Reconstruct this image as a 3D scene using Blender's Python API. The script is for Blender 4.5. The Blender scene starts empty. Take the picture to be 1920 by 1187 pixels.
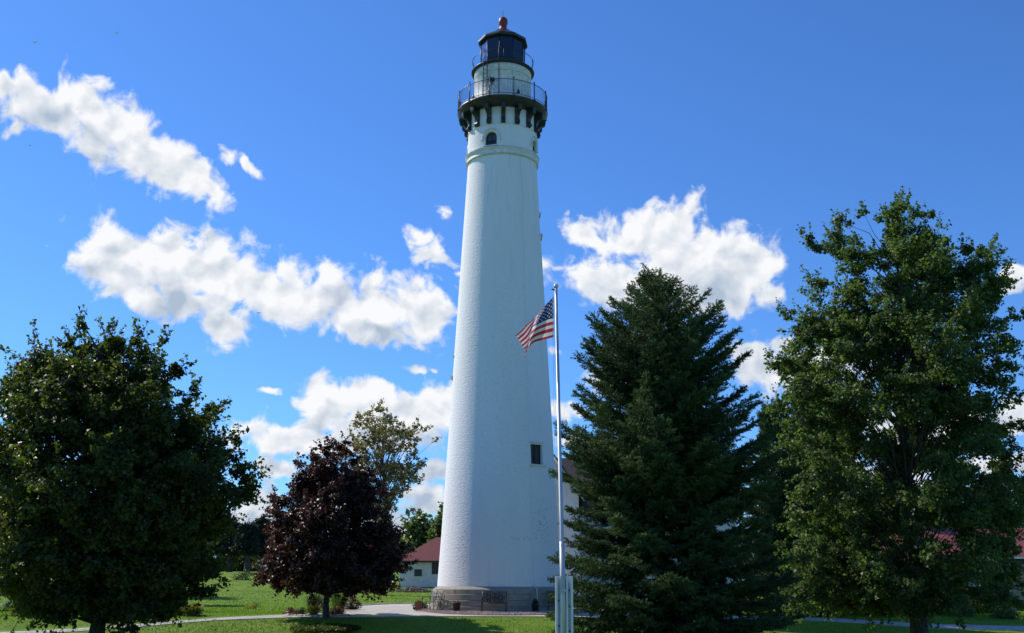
import bpy, math, random
import numpy as np
from mathutils import Vector, Matrix
R_ = math.radians
# ------------------------------------------------------------------ camera
F = 2000.0; CX, CY = 960.0, 593.5
PITCH = R_(14.09); ROLL = R_(0.2); EYE = 1.42
scene = bpy.context.scene
C = scene.collection
cam_d = bpy.data.cameras.new("camera"); cam = bpy.data.objects.new("camera", cam_d); C.objects.link(cam)
cam_d.sensor_width = 36; cam_d.lens = F / 1920 * 36; cam_d.clip_start = .1; cam_d.clip_end = 20000
camM = Matrix.Translation((0, 0, EYE)) @ Matrix.Rotation(math.pi / 2 + PITCH, 4, 'X') @ Matrix.Rotation(ROLL, 4, 'Z')
cam.matrix_world = camM
scene.camera = cam
M3 = np.array(camM.to_3x3())
def ray(px, py):
    d = M3 @ np.array([(px - CX) / F, (CY - py) / F, -1.0]); return d / np.linalg.norm(d)
def at(px, py, Y):
    d = ray(px, py); t = Y / d[1]; return np.array([d[0] * t, Y, EYE + d[2] * t])
def front_slope(y):
    # the lawn falls away from the tower into a shallow hollow and rises a little again towards the camera
    y = np.asarray(y, float); f = lambda q: np.interp(q, [0, 25, 33, 37, 41, 44, 47, 50, 53.2, 56, 200], [-.25, -.25, -.35, -.6, -1.0, -1.1, -.90, -.55, -.15, 0, 0])
    return (f(y - .8) + 2 * f(y) + f(y + .8)) / 4
def gp(px, py):
    d = ray(px, py); lo, hi = 5.0, 62.0 if d[2] < 0 else 62.0
    Y = 30.0
    while Y < 61.95 and EYE + d[2] * Y / d[1] > float(front_slope(Y)): Y += .03
    if Y >= 61.9: Y = max(61.9, -EYE / d[2] * d[1]) if d[2] < 0 else 80
    return np.array([d[0] * Y / d[1], Y])
# ------------------------------------------------------------------ light
SUN_AZ = math.atan2(-0.865, 0.502); SUN_EL = R_(44)      # azimuth from +Y towards +X
sdir = Vector((math.sin(SUN_AZ) * math.cos(SUN_EL), math.cos(SUN_AZ) * math.cos(SUN_EL), math.sin(SUN_EL)))
sl = bpy.data.lights.new("sun", 'SUN'); sl.energy = 4.7; sl.angle = R_(0.5); sl.color = (1, .93, .82)
so = bpy.data.objects.new("sun", sl); C.objects.link(so); so.rotation_euler = sdir.to_track_quat('Z', 'Y').to_euler()
so.location = (0, 0, 60)
vs = scene.view_settings; vs.view_transform = 'Standard'; vs.look = 'None'; vs.exposure = 0.0; vs.gamma = 1; vs.use_curve_mapping = False

world = bpy.data.worlds.new("World"); scene.world = world; world.use_nodes = True
def build_world():
    nt = world.node_tree; N = nt.nodes; L = nt.links; N.clear()
    def mth(op, a, b=None, c=None, clamp=False):
        n = N.new('ShaderNodeMath'); n.operation = op; n.use_clamp = clamp
        for i, v in enumerate((a, b, c)):
            if v is None: continue
            if isinstance(v, (int, float)): n.inputs[i].default_value = v
            else: L.new(v, n.inputs[i])
        return n.outputs[0]
    sky = N.new('ShaderNodeTexSky'); sky.sky_type = 'NISHITA'; sky.sun_disc = False
    sky.sun_elevation = SUN_EL; sky.sun_rotation = SUN_AZ; sky.altitude = 200
    sky.air_density = 1.0; sky.dust_density = 0.25; sky.ozone_density = 3.0
    tint = N.new('ShaderNodeMix'); tint.data_type = 'RGBA'; tint.blend_type = 'MULTIPLY'; tint.inputs[0].default_value = 1
    L.new(sky.outputs[0], tint.inputs[6]); tint.inputs[7].default_value = SKY_TINT + (1,)
    tc = N.new('ShaderNodeTexCoord'); sx = N.new('ShaderNodeSeparateXYZ'); L.new(tc.outputs['Generated'], sx.inputs[0])
    az = mth('ARCTAN2', sx.outputs[0], sx.outputs[1]); el = mth('ARCSINE', sx.outputs[2])
    p = N.new('ShaderNodeCombineXYZ'); L.new(az, p.inputs[0]); L.new(el, p.inputs[1]); P = p.outputs[0]
    def noise(vec, sc, det, rough=.55, dist=0.0, col=False):
        n = N.new('ShaderNodeTexNoise'); n.noise_dimensions = '2D'; n.inputs['Scale'].default_value = sc; n.inputs['Detail'].default_value = det
        n.inputs['Roughness'].default_value = rough; n.inputs['Distortion'].default_value = dist; L.new(vec, n.inputs['Vector'])
        return n.outputs[1 if col else 0]
    def vm(op, a, b):
        n = N.new('ShaderNodeVectorMath'); n.operation = op
        for i, v in enumerate((a, b)):
            if isinstance(v, tuple): n.inputs[i].default_value = v
            else: L.new(v, n.inputs[i])
        return n.outputs[0]
    w = vm('SUBTRACT', noise(P, 28, 3, col=True), (.5, .5, .5))
    w = vm('MULTIPLY', w, (.030, .022, 0))
    PW = vm('ADD', P, w)
    def azel(px, py):
        d = ray(px, py); return math.atan2(d[0], d[1]), math.asin(d[2])
    def chained(vec, prev):
        # the same 2D position; its unused z waits for the previous blob, which keeps the shader's working memory small
        if prev is None: return vec
        sp = N.new('ShaderNodeSeparateXYZ'); L.new(vec, sp.inputs[0]); cb = N.new('ShaderNodeCombineXYZ')
        L.new(sp.outputs[0], cb.inputs[0]); L.new(sp.outputs[1], cb.inputs[1]); L.new(prev, cb.inputs[2]); return cb.outputs[0]
    acc = None; PU = vm('ADD', PW, (-.006, .016, 0))
    for (cx, cy, rx, ry, rot, amp) in CLOUDS:
        a0, e0 = azel(cx, cy); a1, _ = azel(cx + 10, cy); _, e1 = azel(cx, cy - 10)
        ka = (a1 - a0) / 10; ke = (e1 - e0) / 10; k = (ka + ke) / 2
        m = N.new('ShaderNodeMapping'); m.vector_type = 'TEXTURE'
        m.inputs['Location'].default_value = (a0, e0, 0); m.inputs['Rotation'].default_value = (0, 0, R_(rot))
        m.inputs['Scale'].default_value = (rx * k, ry * k, 1e9); L.new(chained(PW, acc), m.inputs[0])
        ln = N.new('ShaderNodeVectorMath'); ln.operation = 'LENGTH'; L.new(m.outputs[0], ln.inputs[0])
        f = mth('SUBTRACT', amp, ln.outputs['Value'])
        acc = f if acc is None else mth('SMOOTH_MAX', acc, f, .25)
    def big(vec):   # the few large cloud bodies, used to find their undersides
        o = None
        for (cx, cy, rx, ry, rot) in CLOUD_BODIES:
            a0, e0 = azel(cx, cy); k = 1 / F
            m = N.new('ShaderNodeMapping'); m.vector_type = 'TEXTURE'; m.inputs['Location'].default_value = (a0, e0, 0)
            m.inputs['Rotation'].default_value = (0, 0, R_(rot)); m.inputs['Scale'].default_value = (rx * k, ry * k, 1e9); L.new(chained(vec, o if o is not None else acc), m.inputs[0])
            ln = N.new('ShaderNodeVectorMath'); ln.operation = 'LENGTH'; L.new(m.outputs[0], ln.inputs[0])
            o = ln.outputs['Value'] if o is None else mth('MINIMUM', o, ln.outputs['Value'])
        return o
    below = mth('SUBTRACT', big(PW), big(PU))
    fb = noise(P, 32, 10, .58, .35)
    dl = (-.006, .010, 0)
    fb2 = noise(vm('ADD', P, dl), 26, 4, .45, .3)
    fs = noise(P, 26, 4, .45, .3)
    acc = mth('MAXIMUM', acc, -3)
    jit = vm('MULTIPLY', vm('SUBTRACT', noise(P, 90, 4, col=True), (.5, .5, .5)), (.012, .012, 0)); PJ = vm('ADD', P, jit)
    def puffs(vec, sc):
        v = N.new('ShaderNodeTexVoronoi'); v.voronoi_dimensions = '2D'; v.feature = 'SMOOTH_F1'; v.inputs['Scale'].default_value = sc; v.inputs['Smoothness'].default_value = .35
        L.new(vec, v.inputs['Vector']); return mth('SUBTRACT', .5, v.outputs['Distance'])
    pf = mth('ADD', mth('MULTIPLY', puffs(PJ, 34), 1.0), mth('MULTIPLY', puffs(PJ, 78), .45))
    PL = vm('ADD', PJ, (-.004, .007, 0)); pl = mth('ADD', mth('MULTIPLY', puffs(PL, 34), 1.0), mth('MULTIPLY', puffs(PL, 78), .45))
    raw = mth('ADD', mth('ADD', acc, mth('MULTIPLY', mth('SUBTRACT', fb, .5), 2.5)), mth('MULTIPLY', pf, .62))
    dens = N.new('ShaderNodeMapRange'); dens.interpolation_type = 'SMOOTHSTEP'
    dens.inputs['From Min'].default_value = -.40; dens.inputs['From Max'].default_value = .34; L.new(raw, dens.inputs[0])
    # relief: lit towards the sun, greyer where thick
    rel = mth('ADD', mth('MULTIPLY', mth('SUBTRACT', fs, fb2), 1.7), mth('MULTIPLY', mth('SUBTRACT', pf, pl), .55))
    thick = N.new('ShaderNodeMapRange'); thick.inputs['From Min'].default_value = .25; thick.inputs['From Max'].default_value = .95
    L.new(mth('ADD', acc, mth('MULTIPLY', mth('SUBTRACT', noise(P, 13, 2), .5), 1.8)), thick.inputs[0])
    und = N.new('ShaderNodeMapRange'); und.inputs['From Min'].default_value = -.10; und.inputs['From Max'].default_value = .45
    L.new(mth('ADD', below, mth('MULTIPLY', pf, .25)), und.inputs[0])
    sh = mth('ADD', mth('SUBTRACT', mth('SUBTRACT', 1.0, mth('MULTIPLY', thick.outputs[0], .34)), mth('MULTIPLY', und.outputs[0], .62)), rel, clamp=True)
    cc = N.new('ShaderNodeMix'); cc.data_type = 'RGBA'; L.new(sh, cc.inputs[0])
    cc.inputs[6].default_value = CLOUD_DARK + (1,); cc.inputs[7].default_value = CLOUD_LIT + (1,)
    mix = N.new('ShaderNodeMix'); mix.data_type = 'RGBA'; L.new(dens.outputs[0], mix.inputs[0])
    L.new(tint.outputs[2], mix.inputs[6]); L.new(cc.outputs[2], mix.inputs[7])
    bg = N.new('ShaderNodeBackground'); bg.inputs[1].default_value = SKY_STRENGTH; L.new(mix.outputs[2], bg.inputs[0])
    out = N.new('ShaderNodeOutputWorld'); L.new(bg.outputs[0], out.inputs[0])
SKY_STRENGTH = 0.125
SKY_TINT = (.475, .845, 1.35)
CLOUD_LIT = (7.6, 7.7, 7.9); CLOUD_DARK = (3.4, 4.2, 5.3)
# cx, cy, rx, ry (px), rotation (deg, counter-clockwise), weight
CLOUDS = [
 (15,165,45,24,-20,.8),(100,205,85,42,-12,1.0),(195,235,95,55,-25,1.05),(265,280,95,45,-30,1.05),(345,318,75,34,-35,1.0),(395,350,36,24,-40,1.0),(60,185,50,26,-15,.95),
 (35,237,45,22,25,.5),(428,286,44,22,-40,.32),(468,314,50,15,-30,.32),(175,185,35,22,0,.8),
 (195,462,52,44,-20,1.0),(260,505,90,50,-15,1.15),(310,520,70,40,-10,1.1),(385,500,95,52,0,1.1),(345,565,95,32,-30,.95),(405,600,60,30,-5,.95),(500,545,110,40,-8,1.05),
 (620,560,110,48,-5,1.05),(735,570,95,52,-8,1.05),(805,590,45,35,0,1.0),(700,615,100,26,-10,.95),
 (785,452,58,26,-30,.45),(812,486,48,28,-10,.48),(842,402,28,14,-40,.10),(852,512,26,12,0,.1),
 (1100,440,45,26,-15,.85),(1180,450,60,42,5,1.0),(1250,450,65,52,0,1.1),(1350,470,70,52,-35,1.05),(1400,510,55,46,-30,1.0),(1290,510,120,60,0,1.1),
 (1120,525,85,36,-15,.95),(1190,540,90,40,0,1.0),(1360,560,70,42,-10,1.0),(1435,545,32,17,5,.8),(1065,500,50,26,20,.6),(1325,420,55,24,-15,.45),
 (625,752,58,34,0,1.0),(690,752,60,32,0,1.0),(790,768,75,34,0,1.05),(845,760,50,30,0,1),(560,822,105,24,0,1.1),(600,792,70,30,20,1.0),(700,810,110,42,0,1.05),
 (525,878,38,17,-10,.9),(505,930,34,26,0,1.0),(800,945,42,26,0,.95),(815,885,30,16,0,.85),(735,990,80,22,0,.95),(480,975,50,30,0,.9),(640,950,60,30,0,.9),
 (1430,690,48,40,0,1.0),(1470,650,40,18,0,.8),(1400,650,30,12,15,.75),(1060,768,30,16,0,.85),(1045,667,34,15,0,.45),(1520,690,80,40,0,1.0),
 (1900,522,34,20,10,.95),(1905,785,34,32,0,1.0),(1900,865,60,22,0,.9),(783,699,42,14,-15,.40),(818,703,20,10,0,.2),(500,733,40,9,0,.12),
 (1740,800,120,50,0,1.0),(1600,900,140,50,0,.9),(15,820,30,40,0,.7),(1060,830,24,14,0,.7),(1200,700,100,50,0,.8),
 (-350,300,200,70,0,1),(2350,500,220,80,0,1),(-500,800,260,60,0,1),(2300,900,300,60,0,1)]
CLOUD_BODIES = [(200,245,240,85,-30), (320,515,200,90,-12), (690,585,190,66,-8), (1270,505,200,110,0), (700,780,200,70,0), (545,825,110,34,0)]
build_world()

# ------------------------------------------------------------------ materials
MATS = {}
def mat(name, base, rough=.7, noise=None, bump=0, metal=0, spec=.5, scale=8.0, stretch=(1, 1, 1), detail=6, coat=0, hi=.65, lo=.35):
    """plain procedural surface: base colour mottled to 'noise' colour, with a bump"""
    m = bpy.data.materials.new(name); m.use_nodes = True; nt = m.node_tree; N = nt.nodes; L = nt.links
    b = N['Principled BSDF']; b.inputs['Base Color'].default_value = (*base, 1); b.inputs['Roughness'].default_value = rough
    b.inputs['Metallic'].default_value = metal; b.inputs['Specular IOR Level'].default_value = spec
    if coat: b.inputs['Coat Weight'].default_value = coat
    if noise or bump:
        tc = N.new('ShaderNodeTexCoord'); mp = N.new('ShaderNodeMapping'); mp.inputs['Scale'].default_value = stretch
        L.new(tc.outputs['Object'], mp.inputs[0])
        n = N.new('ShaderNodeTexNoise'); n.inputs['Scale'].default_value = scale; n.inputs['Detail'].default_value = detail
        L.new(mp.outputs[0], n.inputs['Vector'])
        if noise:
            r = N.new('ShaderNodeMapRange'); r.inputs[1].default_value = lo; r.inputs[2].default_value = hi; L.new(n.outputs[0], r.inputs[0])
            x = N.new('ShaderNodeMix'); x.data_type = 'RGBA'; x.inputs[6].default_value = (*base, 1); x.inputs[7].default_value = (*noise, 1)
            L.new(r.outputs[0], x.inputs[0]); L.new(x.outputs[2], b.inputs['Base Color'])
        if bump:
            bp = N.new('ShaderNodeBump'); bp.inputs['Strength'].default_value = bump; bp.inputs['Distance'].default_value = .05
            L.new(n.outputs[0], bp.inputs['Height']); L.new(bp.outputs[0], b.inputs['Normal'])
    MATS[name] = m; return m
def leafmat(name, c1, c2, c3=None, rough=.42, trans=.3, spec=.5, glow=(1.85, 2.2, .85)):
    """leaf: colour from the per-leaf attribute 'tint', some light through the blade"""
    m = bpy.data.materials.new(name); m.use_nodes = True; nt = m.node_tree; N = nt.nodes; L = nt.links
    b = N['Principled BSDF']; b.inputs['Roughness'].default_value = rough; b.inputs['Specular IOR Level'].default_value = spec
    a = N.new('ShaderNodeAttribute'); a.attribute_name = 'tint'
    r = N.new('ShaderNodeValToRGB'); r.color_ramp.elements[0].color = (*c1, 1); r.color_ramp.elements[1].color = (*c2, 1)
    if c3:
        r.color_ramp.elements[1].position = .85; e = r.color_ramp.elements.new(1.0); e.color = (*c3, 1)
    L.new(a.outputs['Fac'], r.inputs[0]); L.new(r.outputs[0], b.inputs['Base Color'])
    t = N.new('ShaderNodeBsdfTranslucent'); g = N.new('ShaderNodeMix'); g.data_type = 'RGBA'; g.blend_type = 'MULTIPLY'; g.inputs[0].default_value = 1
    g.inputs[7].default_value = (*glow, 1); L.new(r.outputs[0], g.inputs[6]); L.new(g.outputs[2], t.inputs[0])
    mx = N.new('ShaderNodeMixShader'); mx.inputs[0].default_value = trans
    L.new(b.outputs[0], mx.inputs[1]); L.new(t.outputs[0], mx.inputs[2]); L.new(mx.outputs[0], N['Material Output'].inputs[0])
    MATS[name] = m; return m

mat('white_render', (.78, .78, .77), .85)
def tower_paint():
    m = MATS['white_render']; nt = m.node_tree; N = nt.nodes; L = nt.links; b = N['Principled BSDF']
    tc = N.new('ShaderNodeTexCoord'); sx = N.new('ShaderNodeSeparateXYZ'); L.new(tc.outputs['Object'], sx.inputs[0])
    def mth(op, a, c=None, cl=False):
        n = N.new('ShaderNodeMath'); n.operation = op; n.use_clamp = cl
        for i, v in enumerate((a, c)):
            if v is None: continue
            if isinstance(v, (int, float)): n.inputs[i].default_value = v
            else: L.new(v, n.inputs[i])
        return n.outputs[0]
    def nz(sc, det, st=(1, 1, 1), rough=.6):
        mp = N.new('ShaderNodeMapping'); mp.inputs['Scale'].default_value = st; L.new(tc.outputs['Object'], mp.inputs[0])
        n = N.new('ShaderNodeTexNoise'); n.inputs['Scale'].default_value = sc; n.inputs['Detail'].default_value = det
        n.inputs['Roughness'].default_value = rough; L.new(mp.outputs[0], n.inputs['Vector']); return n.outputs[0]
    def ramp(v, a, c, lo=0., hi=1.):
        n = N.new('ShaderNodeMapRange'); n.inputs[1].default_value = a; n.inputs[2].default_value = c
        n.inputs[3].default_value = lo; n.inputs[4].default_value = hi; L.new(v, n.inputs[0]); return n.outputs[0]
    # courses of masonry under the paint
    ang = mth('ARCTAN2', sx.outputs[0], mth('MULTIPLY', sx.outputs[1], -1))
    # chips of lost paint, gathered in a few patches
    chips = ramp(nz(7, 8, (1, 1, 1.6), .75), .545, .60)
    def patch(a0, aw, z0, zw):
        da = mth('DIVIDE', mth('SUBTRACT', ang, a0), aw); dz = mth('DIVIDE', mth('SUBTRACT', sx.outputs[2], z0), zw)
        d = mth('ADD', mth('MULTIPLY', da, da), mth('MULTIPLY', dz, dz)); return mth('SUBTRACT', 1, d, True)
    P = mth('ADD', patch(.80, .28, 4.6, 1.5), patch(-.62, .16, 3.3, 1.5))
    P = mth('ADD', P, mth('MULTIPLY', patch(.2, 1.1, 11, 11), .30))
    P = mth('ADD', P, mth('MULTIPLY', patch(.45, .35, 3.75, .12), 1.2), True)
    lines = ramp(nz(1.0, 3, (2.2, 2.2, 26), .5), .63, .66)
    spots = mth('MULTIPLY', mth('MAXIMUM', chips, mth('MULTIPLY', lines, .5)), P)
    grime = ramp(nz(.6, 6, (1.5, 1.5, .35)), .35, .75, 0, .22)
    x = N.new('ShaderNodeMix'); x.data_type = 'RGBA'; x.inputs[6].default_value = (.86, .84, .83, 1); x.inputs[7].default_value = (.62, .62, .58, 1)
    L.new(grime, x.inputs[0])
    st = mth('MULTIPLY', ramp(nz(2.2, 5, (3, 3, .10), .6), .55, .72, 0, .5), mth('ADD', ramp(sx.outputs[2], 17, 27, 0, 1), ramp(sx.outputs[2], 4, 1.2, 0, .5)))
    x2 = N.new('ShaderNodeMix'); x2.data_type = 'RGBA'; x2.inputs[7].default_value = (.50, .44, .36, 1); L.new(x.outputs[2], x2.inputs[6]); L.new(st, x2.inputs[0]); x = x2
    y = N.new('ShaderNodeMix'); y.data_type = 'RGBA'; y.inputs[7].default_value = (.28, .27, .24, 1)
    L.new(x.outputs[2], y.inputs[6]); L.new(mth('MULTIPLY', spots, .8), y.inputs[0]); L.new(y.outputs[2], b.inputs['Base Color'])
    h = mth('ADD', mth('MULTIPLY', nz(7, 6, (1, 1, 2.2), .6), 1.0), mth('MULTIPLY', nz(1.2, 2, (1, 1, 9)), .3))
    bp = N.new('ShaderNodeBump'); bp.inputs['Strength'].default_value = .48; bp.inputs['Distance'].default_value = .055
    L.new(h, bp.inputs['Height']); L.new(bp.outputs[0], b.inputs['Normal'])
tower_paint()
mat('white_trim', (.78, .78, .75), .6, (.62, .61, .56), .25, scale=5)
mat('joint_line', (.42, .40, .34), .8, (.3, .28, .24), 0, scale=12)
mat('stone_joint', (.21, .185, .145), .95)
mat('limestone', (.35, .315, .25), .9, (.27, .24, .195), .25, scale=3.5, stretch=(1, 1, 2))
mat('black_iron', (.012, .016, .020), .42, (.03, .035, .04), .15, scale=9)
mat('cast_metal', (.016, .016, .017), .4, (.03, .03, .03), .1, metal=.1, scale=20)
mat('dark_green_iron', (.010, .016, .018), .45, (.025, .03, .032), .2, scale=14)
mat('red_paint', (.30, .030, .016), .5, (.20, .025, .02), .1, scale=10)
mat('dark_glass', (.010, .016, .035), .06, spec=.6)
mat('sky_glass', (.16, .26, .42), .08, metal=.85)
mat('window_glass', (.05, .055, .065), .12, (.075, .08, .085), scale=3)
mat('galvanised', (.55, .57, .59), .5, (.42, .44, .47), .05, metal=.45, scale=7, stretch=(1, 1, .2))
mat('white_paint_worn', (.70, .72, .74), .55, (.42, .42, .40), .25, scale=6, stretch=(2, 2, .35), lo=.5, hi=.85)
mat('rope', (.55, .52, .44), .9)
mat('rust_dark', (.04, .035, .03), .8)
mat('concrete', (.46, .42, .36), .9, (.36, .33, .28), .3, scale=2.2)
mat('kerb', (.62, .56, .42), .9, (.45, .42, .34), .3, scale=3)
mat('red_gravel', (.34, .20, .16), .95, (.12, .07, .06), .9, scale=22, detail=8)
mat('terracotta', (.30, .11, .07), .8, (.20, .08, .06), .2, scale=8)
mat('dark_pot', (.02, .02, .022), .55, (.035, .03, .03), .2, scale=8)
mat('red_shingle', (.22, .045, .04), .8, (.15, .035, .035), .5, scale=5, stretch=(1, 1, 3))
mat('dark_shingle', (.045, .034, .03), .8, (.025, .02, .02), .5, scale=5, stretch=(1, 1, 3))
mat('white_stucco', (.74, .74, .72), .85, (.62, .62, .60), .3, scale=2.5)
mat('cream_brick', (.40, .32, .23), .9, (.28, .2, .14), .4, scale=6, stretch=(1, 1, 3))
mat('blue_siding', (.055, .062, .07), .7, (.035, .04, .05), .3, scale=4, stretch=(1, 1, 6))
mat('bark_grey', (.10, .085, .07), .95, (.04, .035, .03), .8, scale=7, stretch=(2, 2, .4))
mat('bark_pale', (.17, .15, .13), .9, (.08, .07, .06), .6, scale=5, stretch=(2, 2, .4))
mat('stone_white', (.62, .60, .55), .9, (.42, .40, .36), .5, scale=12)
mat('rubble_mix', (.34, .28, .22), .95, (.15, .11, .09), .8, scale=8)
mat('bird_white', (.85, .85, .85), .7)
mat('curtain', (.30, .31, .33), .9)
leafmat('leaf_maple', (.022, .034, .007), (.090, .108, .022), (.17, .14, .035), trans=.46, rough=.45, spec=.35)
leafmat('leaf_purple', (.018, .006, .006), (.066, .028, .017), (.11, .065, .03), rough=.42, trans=.34, spec=.5, glow=(2.2, 1.5, 1.2))
leafmat('leaf_silver', (.032, .054, .018), (.105, .150, .048), (.15, .19, .07), trans=.46, rough=.48, spec=.35)
leafmat('leaf_autumn', (.14, .15, .05), (.34, .27, .11), (.42, .22, .09), trans=.42, glow=(1.2, 1.2, .8))
leafmat('leaf_fresh', (.06, .11, .022), (.16, .23, .05), (.30, .30, .07), trans=.42, glow=(1.2, 1.2, .8))
leafmat('leaf_far', (.016, .026, .010), (.050, .070, .020), trans=.42, spec=.2, rough=.6)
leafmat('needle_spruce', (.012, .026, .010), (.060, .105, .036), (.13, .18, .06), rough=.6, trans=.2, spec=.2, glow=(1.8, 1.8, 1.2))
leafmat('needle_far', (.012, .020, .015), (.03, .045, .028), rough=.6, trans=.05, spec=.3)
leafmat('leaf_sedum', (.16, .05, .035), (.26, .10, .06), (.22, .2, .06), trans=.2, glow=(1.2, 1.2, .8))
leafmat('leaf_juniper', (.03, .055, .03), (.08, .12, .05), rough=.6, trans=.1)
leafmat('leaf_yellow', (.16, .19, .03), (.36, .32, .05), trans=.3, glow=(1.2, 1.2, .8))
leafmat('leaf_fallen', (.08, .05, .025), (.22, .16, .08), trans=.05, spec=.1, glow=(1.2, 1.2, .8))
leafmat('grass_blade', (.12, .225, .016), (.19, .32, .032), (.27, .34, .06), rough=.7, trans=.42, spec=.15, glow=(1.3, 1.3, .9))

def lawn_material():
    m = bpy.data.materials.new('lawn'); m.use_nodes = True; nt = m.node_tree; N = nt.nodes; L = nt.links; b = N['Principled BSDF']
    b.inputs['Roughness'].default_value = .9; b.inputs['Specular IOR Level'].default_value = .15
    tc = N.new('ShaderNodeTexCoord')
    def nz(s, d, r=.6):
        n = N.new('ShaderNodeTexNoise'); n.inputs['Scale'].default_value = s; n.inputs['Detail'].default_value = d
        n.inputs['Roughness'].default_value = r; L.new(tc.outputs['Object'], n.inputs['Vector']); return n.outputs[0]
    r = N.new('ShaderNodeValToRGB'); e = r.color_ramp.elements
    e[0].position = .32; e[0].color = (.095, .185, .014, 1); e[1].position = .62; e[1].color = (.18, .265, .034, 1); q3 = e.new(.78); q3.color = (.27, .27, .075, 1)
    L.new(nz(.35, 8, .7), r.inputs[0])
    x = N.new('ShaderNodeMix'); x.data_type = 'RGBA'; x.blend_type = 'MULTIPLY'; x.inputs[0].default_value = .6
    q = N.new('ShaderNodeMapRange'); q.inputs[1].default_value = .3; q.inputs[2].default_value = .7; q.inputs[3].default_value = .78; q.inputs[4].default_value = 1.18
    L.new(nz(14, 4), q.inputs[0]); L.new(r.outputs[0], x.inputs[6]); L.new(q.outputs[0], x.inputs[7]); L.new(x.outputs[2], b.inputs['Base Color'])
    bp = N.new('ShaderNodeBump'); bp.inputs['Strength'].default_value = .8; bp.inputs['Distance'].default_value = .06
    L.new(nz(20, 5), bp.inputs['Height']); L.new(bp.outputs[0], b.inputs['Normal'])
    MATS['lawn'] = m
lawn_material()

# ------------------------------------------------------------------ helpers
def tag(o, label=None, cat=None, group=None, kind=None):
    if label: o['label'] = label
    if cat: o['category'] = cat
    if group: o['group'] = group
    if kind: o['kind'] = kind
    return o
def empty(name, loc=(0, 0, 0), rz=0, **k):
    o = bpy.data.objects.new(name, None); C.objects.link(o); o.location = loc; o.rotation_euler = (0, 0, rz); o.empty_display_size = .3
    return tag(o, **k)
class MB:
    def __init__(s): s.v = []; s.f = []; s.sm = []
    def add(s, vs, fs, smooth=False):
        n = len(s.v); s.v += [tuple(map(float, p)) for p in vs]; s.f += [tuple(i + n for i in f) for f in fs]; s.sm += [smooth] * len(fs); return s
    def box(s, c, d, rz=0, rx=0, ry=0):
        M = Matrix.Rotation(rz, 3, 'Z') @ Matrix.Rotation(ry, 3, 'Y') @ Matrix.Rotation(rx, 3, 'X'); hx, hy, hz = d[0] / 2, d[1] / 2, d[2] / 2
        vs = [Vector(c) + M @ Vector((x * hx, y * hy, z * hz)) for x in (-1, 1) for y in (-1, 1) for z in (-1, 1)]
        return s.add(vs, [(0, 1, 3, 2), (4, 6, 7, 5), (0, 4, 5, 1), (2, 3, 7, 6), (0, 2, 6, 4), (1, 5, 7, 3)])
    def prism(s, poly, z0, z1):
        n = len(poly); vs = [(x, y, z0) for x, y in poly] + [(x, y, z1) for x, y in poly]
        return s.add(vs, [tuple(range(n))[::-1], tuple(range(n, 2 * n))] + [(i, (i + 1) % n, n + (i + 1) % n, n + i) for i in range(n)])
    def tube(s, pts, rad, seg=6, cap=True):
        pts = [Vector(p) for p in pts]; n = len(pts)
        rs = rad if isinstance(rad, (list, tuple)) else [rad] * n
        vs = []; up = Vector((0, 0, 1))
        t0 = (pts[1] - pts[0]).normalized(); a = t0.orthogonal().normalized()
        for i, p in enumerate(pts):
            t = (pts[min(i + 1, n - 1)] - pts[max(i - 1, 0)])
            if t.length < 1e-9: t = t0
            t.normalize(); a = (a - t * a.dot(t))
            a = a.normalized() if a.length > 1e-6 else t.orthogonal().normalized()
            b = t.cross(a)
            for k in range(seg):
                w = 2 * math.pi * k / seg; vs.append(p + (a * math.cos(w) + b * math.sin(w)) * rs[i])
        fs = [(i * seg + k, i * seg + (k + 1) % seg, (i + 1) * seg + (k + 1) % seg, (i + 1) * seg + k) for i in range(n - 1) for k in range(seg)]
        s.add(vs, fs, True)
        if cap: m = len(s.v) - len(vs); s.f += [tuple(m + k for k in range(seg))[::-1], tuple(m + (n - 1) * seg + k for k in range(seg))]; s.sm += [False, False]
        return s
    def lathe(s, prof, seg=96, cx=0, cy=0, smooth=True, off=0, a0=0, a1=None):
        full = a1 is None; n = len(prof); m = seg if full else seg + 1
        span = 2 * math.pi if full else a1 - a0
        vs = []
        for k in range(m):
            w = a0 + off + span * k / seg
            for r, z in prof: vs.append((cx + r * math.sin(w), cy - r * math.cos(w), z))
        fs = []
        for k in range(seg):
            k2 = (k + 1) % m
            for i in range(n - 1): fs.append((k * n + i, k2 * n + i, k2 * n + i + 1, k * n + i + 1))
        return s.add(vs, fs, smooth)
    def ball(s, c, r, seg=12, sz=1):
        n = seg // 2; return s.lathe([(max(1e-4, r * math.sin(math.pi * i / n)), c[2] - r * sz * math.cos(math.pi * i / n)) for i in range(n + 1)], seg, c[0], c[1])
    def build(s, name, m, parent=None, loc=None):
        me = bpy.data.meshes.new(name); me.from_pydata(s.v, [], s.f); me.polygons.foreach_set('use_smooth', s.sm)
        me.materials.append(MATS[m] if isinstance(m, str) else m); me.update()
        o = bpy.data.objects.new(name, me); C.objects.link(o)
        if parent: o.parent = parent
        if loc is not None: o.location = loc
        return o
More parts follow.
